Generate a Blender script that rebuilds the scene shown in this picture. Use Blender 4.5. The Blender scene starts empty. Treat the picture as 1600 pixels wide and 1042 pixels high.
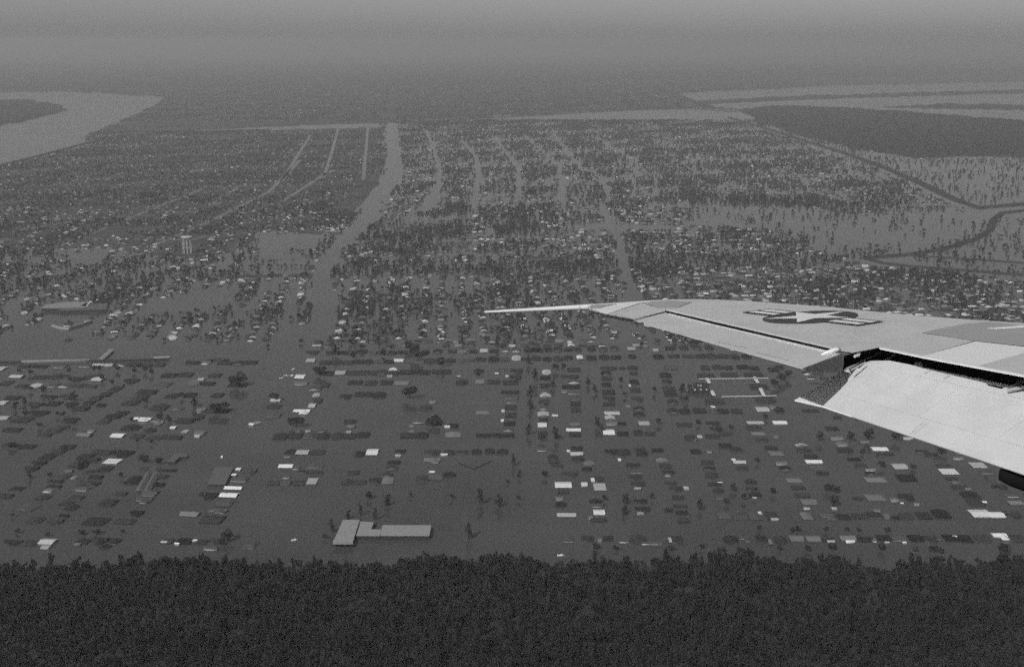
import bpy, bmesh, math, random
import numpy as np
from mathutils import Vector, Matrix

# ------------------------------------------------------------------ camera, sky, sun, exposure
sc = bpy.context.scene
H = 460.0                       # eye height above the flood water (m)
F = 1600 * 50.0 / 36.0          # focal length in photo pixels (50 mm lens on 35 mm film)
YH = 65.0                       # horizon line in the photo
PITCH = math.atan((521 - YH) / F)
CP, SP = math.cos(PITCH), math.sin(PITCH)
SUN = Vector((-0.365, -0.730, 0.574)).normalized()

cam_d = bpy.data.cameras.new('camera')
cam_d.lens = 50.0; cam_d.sensor_width = 36.0; cam_d.sensor_fit = 'HORIZONTAL'
cam_d.clip_start = 0.1; cam_d.clip_end = 300000.0
cam = bpy.data.objects.new('camera', cam_d)
sc.collection.objects.link(cam)
cam.location = (0, 0, H); cam.rotation_euler = (math.pi / 2 - PITCH, 0, 0)
sc.camera = cam

w = bpy.data.worlds.new('World'); sc.world = w; w.use_nodes = True
nt = w.node_tree; nt.nodes.clear()
sky = nt.nodes.new('ShaderNodeTexSky'); sky.sky_type = 'NISHITA'; sky.sun_disc = False
sky.sun_elevation = math.asin(SUN.z)
sky.sun_rotation = math.atan2(SUN.x, SUN.y)
sky.altitude = 400; sky.air_density = 1.0; sky.dust_density = 1.3; sky.ozone_density = 1.0
bw = nt.nodes.new('ShaderNodeRGBToBW')          # black-and-white film
bg = nt.nodes.new('ShaderNodeBackground'); bg.inputs['Strength'].default_value = 0.054
wo = nt.nodes.new('ShaderNodeOutputWorld')
nt.links.new(sky.outputs[0], bw.inputs[0]); nt.links.new(bw.outputs[0], bg.inputs[0]); nt.links.new(bg.outputs[0], wo.inputs[0])

sun_d = bpy.data.lights.new('sun', 'SUN'); sun_d.energy = 3.0; sun_d.angle = math.radians(0.53)
sun_d.color = (1, 1, 1)
sun = bpy.data.objects.new('sun', sun_d); sc.collection.objects.link(sun)
sun.rotation_euler = SUN.to_track_quat('Z', 'Y').to_euler(); sun.location = (0, 0, 900)

sc.view_settings.view_transform = 'Standard'; sc.view_settings.look = 'None'
sc.view_settings.exposure = 0.0; sc.view_settings.gamma = 1.0; sc.view_settings.use_curve_mapping = False
sc.cycles.volume_bounces = 0; sc.cycles.max_bounces = 5; sc.cycles.diffuse_bounces = 2; sc.cycles.glossy_bounces = 2
sc.cycles.transparent_max_bounces = 4
sc.cycles.use_denoising = False            # film grain
sc.cycles.use_adaptive_sampling = True; sc.cycles.adaptive_threshold = 0.25; sc.cycles.adaptive_min_samples = 14

COL = sc.collection
rnd = random.Random(7)
rng = np.random.default_rng(11)

# ------------------------------------------------------------------ pixels <-> places
def ray(px, py):
    u = (px - 800.0) / F; v = (521.0 - py) / F
    return Vector((u, CP + v * SP, -SP + v * CP))
def gz(px, py, z=0.0):                       # the point at height z that a pixel looks at
    d = ray(px, py); t = (z - H) / d.z
    return Vector((d.x * t, d.y * t, z))
def gnp(px, py):
    u = (px - 800.0) / F; v = (521.0 - py) / F
    dy = CP + v * SP; dz = -SP + v * CP; t = -H / dz
    return u * t, dy * t
def to_px(x, y, z=0.0):
    dz = z - H
    depth = y * CP - dz * SP; up = y * SP + dz * CP
    return 800 + F * x / depth, 521 - F * up / depth
def pxm(py):                                 # photo pixels per metre across, at a ground row
    p = gz(800, py); return F / (p.y * CP + H * SP)
def mpy(py):                                 # metres of ground depth per photo pixel row
    return (gz(800, py - .5) - gz(800, py + .5)).y

def inpoly(x, y, poly):
    x = np.asarray(x); y = np.asarray(y); r = np.zeros(x.shape, bool)
    n = len(poly); j = n - 1
    for i in range(n):
        xi, yi = poly[i]; xj, yj = poly[j]
        if yi != yj:
            c = ((yi > y) != (yj > y)) & (x < (xj - xi) * (y - yi) / (yj - yi) + xi)
            r ^= c
        j = i
    return r
def near_line(x, y, pts, wd):                # distance test in ground metres
    r = np.zeros(np.shape(x), bool)
    P = [gz(*p) for p in pts]
    for a, b in zip(P, P[1:]):
        dx, dy = b.x - a.x, b.y - a.y; L = dx * dx + dy * dy
        t = np.clip(((x - a.x) * dx + (y - a.y) * dy) / L, 0, 1)
        r |= np.hypot(x - a.x - t * dx, y - a.y - t * dy) < wd
    return r

# ------------------------------------------------------------------ materials
def mat(name, grey=None, rough=0.8, var=0.25, scale=0.5, metallic=0.0, src='value', bump=0.0, spec=0.3, detail=4.0, stretch=None):
    m = bpy.data.materials.new(name); m.use_nodes = True
    n = m.node_tree; n.nodes.clear()
    out = n.nodes.new('ShaderNodeOutputMaterial'); b = n.nodes.new('ShaderNodeBsdfPrincipled')
    n.links.new(b.outputs[0], out.inputs[0])
    b.inputs['Roughness'].default_value = rough; b.inputs['Metallic'].default_value = metallic
    b.inputs['Specular IOR Level'].default_value = spec
    geo = n.nodes.new('ShaderNodeNewGeometry')
    mp = n.nodes.new('ShaderNodeMapping'); n.links.new(geo.outputs['Position'], mp.inputs['Vector'])
    if stretch: mp.inputs['Scale'].default_value = stretch
    tx = n.nodes.new('ShaderNodeTexNoise'); tx.inputs['Scale'].default_value = scale; tx.inputs['Detail'].default_value = detail
    tx.inputs['Roughness'].default_value = 0.65
    n.links.new(mp.outputs[0], tx.inputs['Vector'])
    mr = n.nodes.new('ShaderNodeMapRange')
    mr.inputs['From Min'].default_value = 0.3; mr.inputs['From Max'].default_value = 0.7
    mr.inputs['To Min'].default_value = 1 - var; mr.inputs['To Max'].default_value = 1 + var
    n.links.new(tx.outputs[0], mr.inputs['Value'])
    mx = n.nodes.new('ShaderNodeVectorMath'); mx.operation = 'MULTIPLY'
    n.links.new(mr.outputs[0], mx.inputs[0])
    if src == 'object':
        o = n.nodes.new('ShaderNodeObjectInfo'); n.links.new(o.outputs['Color'], mx.inputs[1])
    elif src == 'attr':
        a = n.nodes.new('ShaderNodeAttribute'); a.attribute_name = 'tone'; n.links.new(a.outputs['Color'], mx.inputs[1])
    else:
        mx.inputs[1].default_value = (grey, grey, grey)
    n.links.new(mx.outputs[0], b.inputs['Base Color'])
    if bump:
        bp = n.nodes.new('ShaderNodeBump'); bp.inputs['Strength'].default_value = bump; bp.inputs['Distance'].default_value = 0.3
        n.links.new(tx.outputs[0], bp.inputs['Height']); n.links.new(bp.outputs[0], b.inputs['Normal'])
    return m

def water_mat():
    m = bpy.data.materials.new('flood_water'); m.use_nodes = True
    n = m.node_tree; n.nodes.clear()
    out = n.nodes.new('ShaderNodeOutputMaterial'); b = n.nodes.new('ShaderNodeBsdfPrincipled')
    n.links.new(b.outputs[0], out.inputs[0])
    b.inputs['Roughness'].default_value = 0.12; b.inputs['IOR'].default_value = 1.33; b.inputs['Specular IOR Level'].default_value = .3
    geo = n.nodes.new('ShaderNodeNewGeometry')
    t1 = n.nodes.new('ShaderNodeTexNoise'); t1.inputs['Scale'].default_value = 0.006; t1.inputs['Detail'].default_value = 6
    n.links.new(geo.outputs['Position'], t1.inputs['Vector'])
    mr = n.nodes.new('ShaderNodeMapRange'); mr.inputs['From Min'].default_value = .3; mr.inputs['From Max'].default_value = .7
    mr.inputs['To Min'].default_value = WATER * .82; mr.inputs['To Max'].default_value = WATER * 1.18
    n.links.new(t1.outputs[0], mr.inputs['Value']); n.links.new(mr.outputs[0], b.inputs['Base Color'])
    t2 = n.nodes.new('ShaderNodeTexNoise'); t2.inputs['Scale'].default_value = 0.5; t2.inputs['Detail'].default_value = 5
    n.links.new(geo.outputs['Position'], t2.inputs['Vector'])
    bp = n.nodes.new('ShaderNodeBump'); bp.inputs['Strength'].default_value = 0.12; bp.inputs['Distance'].default_value = 0.25
    n.links.new(t2.outputs[0], bp.inputs['Height']); n.links.new(bp.outputs[0], b.inputs['Normal'])
    return m
WATER = 0.072
M = {}
M['water'] = water_mat()
M['roof'] = mat('roofing', src='object', var=.22, scale=.6, rough=.85, detail=6)
M['wall'] = mat('house_wall', src='object', var=.15, scale=.8, rough=.8)
M['stuff'] = mat('distant_houses', src='attr', var=.2, scale=.4, rough=.85)
M['leaf'] = mat('foliage', .030, var=.5, scale=.35, rough=.7, spec=.2)
M['leaf_far'] = mat('distant_foliage', .038, var=.45, scale=.05, rough=.8, spec=.1)
M['wood_leaf'] = mat('swamp_foliage', .019, var=.75, scale=.05, rough=.75, spec=.15)
M['bark'] = mat('bark', .035, var=.3, scale=3)
M['grass'] = mat('levee_grass', .045, var=.35, scale=.03)
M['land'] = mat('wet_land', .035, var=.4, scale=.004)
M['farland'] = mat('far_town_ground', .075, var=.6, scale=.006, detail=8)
M['conc'] = mat('weathered_concrete', .30, var=.2, scale=.3)
M['tar'] = mat('tar_roof', .13, var=.22, scale=.7, detail=8)
M['gravel'] = mat('gravel_roof', .33, var=.22, scale=.7, detail=8, stretch=(1, .25, 1))
M['darkwall'] = mat('dark_glazed_wall', .03, var=.2, scale=.5, rough=.5)
M['tank'] = mat('tank_paint', .42, var=.1, scale=.2, rough=.6)
M['white'] = mat('white_paint', .8, var=.06, scale=.5, rough=.5)

# ------------------------------------------------------------------ mesh helpers
def obj(name, verts, faces, m, parent=None, smooth=False):
    me = bpy.data.meshes.new(name); me.from_pydata([tuple(v) for v in verts], [], faces); me.update()
    if m: me.materials.append(m)
    if smooth: me.polygons.foreach_set('use_smooth', [True] * len(me.polygons))
    o = bpy.data.objects.new(name, me); COL.objects.link(o)
    if parent: o.parent = parent
    return o
def inst(name, me, parent=None):
    o = bpy.data.objects.new(name, me); COL.objects.link(o)
    if parent: o.parent = parent
    return o
def tag(o, label, cat, group=None):
    o['label'] = label; o['category'] = cat
    if group: o['group'] = group
    return o
def structure(o): o['kind'] = 'structure'; return o
def stuff(o, label=None, cat=None):
    o['kind'] = 'stuff'
    if label: o['label'] = label; o['category'] = cat
    return o
def empty(name, loc, rz=0.0):
    o = bpy.data.objects.new(name, None); COL.objects.link(o); o.empty_display_size = 1.0
    o.location = loc; o.rotation_euler = (0, 0, rz); return o
def box(x0, x1, y0, y1, z0, z1):
    v = [(x0, y0, z0), (x1, y0, z0), (x1, y1, z0), (x0, y1, z0), (x0, y0, z1), (x1, y0, z1), (x1, y1, z1), (x0, y1, z1)]
    f = [(3, 2, 1, 0), (4, 5, 6, 7), (0, 1, 5, 4), (1, 2, 6, 5), (2, 3, 7, 6), (3, 0, 4, 7)]
    return v, f
def join(parts):
    V, Fc = [], []
    for v, f in parts:
        k = len(V); V += list(v); Fc += [tuple(i + k for i in q) for q in f]
    return V, Fc
def tube(pts, rads, n=8, cap=True):
    pts = [Vector(p) for p in pts]; V, Fc = [], []
    for i, p in enumerate(pts):
        d = (pts[min(i + 1, len(pts) - 1)] - pts[max(i - 1, 0)]).normalized()
        a = d.cross(Vector((0, 0, 1)) if abs(d.z) < .9 else Vector((1, 0, 0))).normalized(); b = d.cross(a)
        for k in range(n):
            t = 2 * math.pi * k / n
            V.append(p + (a * math.cos(t) + b * math.sin(t)) * rads[i])
    for i in range(len(pts) - 1):
        for k in range(n):
            Fc.append((i * n + k, i * n + (k + 1) % n, (i + 1) * n + (k + 1) % n, (i + 1) * n + k))
    if cap:
        Fc.append(tuple(range(n - 1, -1, -1))); Fc.append(tuple((len(pts) - 1) * n + k for k in range(n)))
    return V, Fc
def prism(poly, z0, z1):                       # polygon of xy points, flat top
    n = len(poly)
    V = [(p[0], p[1], z0) for p in poly] + [(p[0], p[1], z1) for p in poly]
    Fc = [tuple(range(n - 1, -1, -1)), tuple(range(n, 2 * n))] + [(i, (i + 1) % n, n + (i + 1) % n, n + i) for i in range(n)]
    return V, Fc

def bulk(name, verts, faces_flat, sizes, m, tone=None, smooth=False):
    """numpy mesh: faces_flat = vertex indices, sizes = verts per face, tone per vertex"""
    me = bpy.data.meshes.new(name)
    me.vertices.add(len(verts)); me.vertices.foreach_set('co', np.asarray(verts, np.float32).ravel())
    me.loops.add(len(faces_flat)); me.loops.foreach_set('vertex_index', np.asarray(faces_flat, np.int32))
    st = np.concatenate([[0], np.cumsum(sizes)[:-1]]).astype(np.int32)
    me.polygons.add(len(sizes)); me.polygons.foreach_set('loop_start', st); me.polygons.foreach_set('loop_total', np.asarray(sizes, np.int32))
    if tone is not None:
        a = me.attributes.new('tone', 'FLOAT_COLOR', 'POINT')
        c = np.ones((len(verts), 4), np.float32); c[:, :3] = np.asarray(tone, np.float32)[:, None]
        a.data.foreach_set('color', c.ravel())
    me.update(calc_edges=True); me.validate()
    if m: me.materials.append(m)
    o = bpy.data.objects.new(name, me); COL.objects.link(o); return o
def replicate(tv, tf, pos, ang, scl, jitter=0.0, tone_v=None):
    """tv (n,3) template, tf list of faces; pos (k,3), ang (k,), scl (k,3)"""
    tv = np.asarray(tv, float); k = len(pos); n = len(tv)
    v = tv[None] * scl[:, None, :]
    if jitter: v = v * (1 + rng.uniform(-jitter, jitter, (k, n, 1)))
    c, s = np.cos(ang)[:, None], np.sin(ang)[:, None]
    x = v[..., 0] * c - v[..., 1] * s; y = v[..., 0] * s + v[..., 1] * c
    out = np.stack([x, y, v[..., 2]], -1) + pos[:, None, :]
    ff = np.concatenate([np.asarray(f) for f in tf]); sz = np.array([len(f) for f in tf])
    ffl = (ff[None] + (np.arange(k) * n)[:, None]).ravel(); szs = np.tile(sz, k)
    return out.reshape(-1, 3), ffl, szs

# ------------------------------------------------------------------ the setting: water, land, levees
R = 60000.0
structure(obj('flood_water', [(-R, -6000, 0), (R, -6000, 0), (R, R, 0), (-R, R, 0)], [(0, 1, 2, 3)], M['water']))

def rough(poly, jx=3.5, jy=1.0, step=9.0):
    r = random.Random(3); out = []
    for (a, b), (c, d) in zip(poly, poly[1:] + poly[:1]):
        k = max(1, int(math.hypot(c - a, d - b) / step))
        for i in range(k):
            t = i / k; sc_ = 1.0 if b > 90 else 0.0
            out.append((a + (c - a) * t + r.uniform(-jx, jx) * sc_, b + (d - b) * t + r.uniform(-jy, jy) * sc_))
    return out
def land_sheet(name, poly_px, z=0.25, m='land'):
    v = [gz(*p) for p in rough(poly_px)]; v = [(p.x, p.y, z) for p in v]
    n = len(v); b = [(p[0], p[1], -1) for p in v]
    return structure(obj(name, v + b, [tuple(range(n))] + [(i, n + i, n + (i + 1) % n, (i + 1) % n) for i in range(n)], M[m]))
DARKLAND = [(1150, 172), (1250, 166), (1420, 176), (1600, 190), (1760, 198), (1760, 238), (1560, 243), (1440, 247), (1330, 230), (1230, 205)]
ISLAND = [(-160, 157), (60, 159), (96, 165), (84, 178), (40, 188), (0, 197), (-160, 216)]
land_sheet('marsh_land', DARKLAND, .5)
land_sheet('river_island', ISLAND, .5)
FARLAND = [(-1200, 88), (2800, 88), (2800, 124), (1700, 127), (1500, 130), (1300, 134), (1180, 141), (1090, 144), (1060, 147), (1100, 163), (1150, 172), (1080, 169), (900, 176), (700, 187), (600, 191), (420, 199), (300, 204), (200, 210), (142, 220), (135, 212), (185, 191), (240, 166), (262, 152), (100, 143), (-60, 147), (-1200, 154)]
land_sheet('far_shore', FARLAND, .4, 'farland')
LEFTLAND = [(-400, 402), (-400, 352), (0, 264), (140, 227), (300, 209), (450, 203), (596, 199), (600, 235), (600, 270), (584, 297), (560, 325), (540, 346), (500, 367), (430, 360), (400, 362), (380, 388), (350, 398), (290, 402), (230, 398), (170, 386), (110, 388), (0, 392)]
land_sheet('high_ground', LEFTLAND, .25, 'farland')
land_sheet('marsh_strip', [(1090, 158), (1240, 150), (1420, 145), (1760, 136), (1760, 141), (1420, 151), (1240, 157), (1100, 163)], .45)
land_sheet('marsh_bar', [(1370, 168), (1480, 162), (1760, 166), (1760, 174), (1480, 171)], .45)

def levee(name, pts, top=6.0, base=18.0, h=3.0, m='grass'):
    P = [gz(*p) for p in pts]; V, Fc = [], []
    for i, p in enumerate(P):
        d = (P[min(i + 1, len(P) - 1)] - P[max(i - 1, 0)]).normalized(); s = Vector((-d.y, d.x, 0))
        for off, z in ((-base / 2, -1), (-top / 2, h), (top / 2, h), (base / 2, -1)):
            V.append((p.x + s.x * off, p.y + s.y * off, z))
    for i in range(len(P) - 1):
        for k in range(3): Fc.append((i * 4 + k, i * 4 + k + 1, i * 4 + 5 + k, i * 4 + 4 + k))
    return structure(obj(name, V, Fc, M[m]))
LEV1 = [(1140, 184), (1200, 202), (1270, 224), (1330, 243), (1380, 261), (1440, 287), (1490, 311), (1530, 325), (1600, 319), (1700, 312)]
LEV2 = [(1700, 322), (1600, 329), (1566, 333), (1552, 344), (1547, 360), (1520, 376), (1470, 390), (1420, 398), (1352, 403)]
LEV3 = [(1352, 404), (1380, 411), (1420, 416), (1500, 422), (1600, 430), (1720, 440)]
LEV4 = [(1420, 399), (1500, 404), (1600, 411), (1720, 418)]
levee('levee', LEV1, 14, 46, 4.5)
levee('levee_spur', LEV2, 8, 26, 3.5)
levee('levee_track', LEV3, 5, 16, 2.5)
levee('levee_path', LEV4, 4, 12, 2.0)
RAIL = [(360, 199), (470, 195), (600, 192), (700, 188), (800, 183), (900, 177), (1000, 172), (1080, 170), (1150, 175)]
levee('rail_embankment', RAIL, 9, 26, 3)
levee('canal_bank', [(345, 434), (400, 431.5), (470, 430), (486, 430)], 4, 14, 2.5)
levee('river_levee', [(-120, 288), (0, 259), (60, 244), (140, 223), (200, 212), (300, 206), (420, 203)], 12, 40, 4)

# ------------------------------------------------------------------ houses
TONE = {'k': .012, 'd': .020, 'm': .085, 'g': .19, 'l': .48, 'w': .84}
TWORD = {'k': 'black', 'd': 'dark', 'm': 'grey', 'g': 'pale grey', 'l': 'light', 'w': 'white'}
ORD = ['first', 'second', 'third', 'fourth', 'fifth', 'sixth', 'seventh', 'eighth', 'ninth', 'tenth', 'eleventh', 'twelfth',
       'thirteenth', 'fourteenth', 'fifteenth', 'sixteenth', 'seventeenth', 'eighteenth', 'nineteenth', 'twentieth']
def ordw(n):
    if n <= 20: return ORD[n - 1]
    t = {2: 'twenty', 3: 'thirty', 4: 'forty', 5: 'fifty'}[n // 10]
    return (t[:-1] + 'ieth') if n % 10 == 0 else t + '-' + ORD[n % 10 - 1]

ex, th = .5, .05
def roof_mesh(kind):
    a, o = .5, .0
    if kind == 'gable_x':      # ridge across
        V = [(-.5, -.5, 0), (.5, -.5, 0), (.5, 0, 1), (-.5, 0, 1), (-.5, .5, 0), (.5, .5, 0)]
        Fc = [(0, 1, 2, 3), (3, 2, 5, 4), (0, 3, 4), (1, 5, 2), (0, 4, 5, 1)]
    elif kind == 'gable_y':    # ridge running away
        V = [(-.5, -.5, 0), (0, -.5, 1), (.5, -.5, 0), (-.5, .5, 0), (0, .5, 1), (.5, .5, 0)]
        Fc = [(0, 1, 4, 3), (1, 2, 5, 4), (0, 2, 1), (3, 4, 5), (0, 3, 5, 2)]
    elif kind == 'hip':
        V = [(-.5, -.5, 0), (.5, -.5, 0), (.5, .5, 0), (-.5, .5, 0), (-.3, 0, 1), (.3, 0, 1)]
        Fc = [(0, 1, 5, 4), (1, 2, 5), (2, 3, 4, 5), (3, 0, 4), (3, 2, 1, 0)]
    elif kind == 'cross':      # L: main ridge across and a wing towards the viewer
        V, Fc = join([([(-.5, -.1, 0), (.5, -.1, 0), (.5, .2, .9), (-.5, .2, .9), (-.5, .5, 0), (.5, .5, 0)],
                       [(0, 1, 2, 3), (3, 2, 5, 4), (0, 3, 4), (1, 5, 2), (0, 4, 5, 1)]),
                      ([(-.1, -.5, 0), (.18, -.5, 1), (.46, -.5, 0), (-.1, .2, 0), (.18, .2, 1), (.46, .2, 0)],
                       [(0, 1, 4, 3), (1, 2, 5, 4), (0, 2, 1), (3, 4, 5), (0, 3, 5, 2)])])
    else:                      # low flat slab with a shallow parapet
        V, Fc = box(-.5, .5, -.5, .5, 0, .35)
        v2, f2 = box(-.44, .44, -.44, .44, .35, .42)
        V, Fc = join([(V, Fc), (v2, f2)])
    me = bpy.data.meshes.new('roof_' + kind); me.from_pydata(V, [], Fc); me.update(); me.materials.append(M['roof']); return me
RM = {k: roof_mesh(k) for k in ('gable_x', 'gable_y', 'hip', 'cross', 'flat')}
def simple_mesh(name, vf, m):
    me = bpy.data.meshes.new(name); me.from_pydata(*[vf[0], [], vf[1]]); me.update(); me.materials.append(m); return me
WALLM = simple_mesh('wall', box(-.46, .46, -.46, .46, -1, 1), M['wall'])
WALLL = simple_mesh('wall_wing', join([box(-.46, .46, -.06, .46, -1, 1), box(-.05, .41, -.46, -.063, -1, 1)]), M['wall'])
CHIM = simple_mesh('chimney', box(-.4, .4, -.4, .4, -.6, .9), M['wall'])
RWORD = {'gable_x': 'gabled', 'gable_y': 'gable-fronted', 'hip': 'hip-roofed', 'cross': 'L-shaped', 'flat': 'flat-roofed'}

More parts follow.
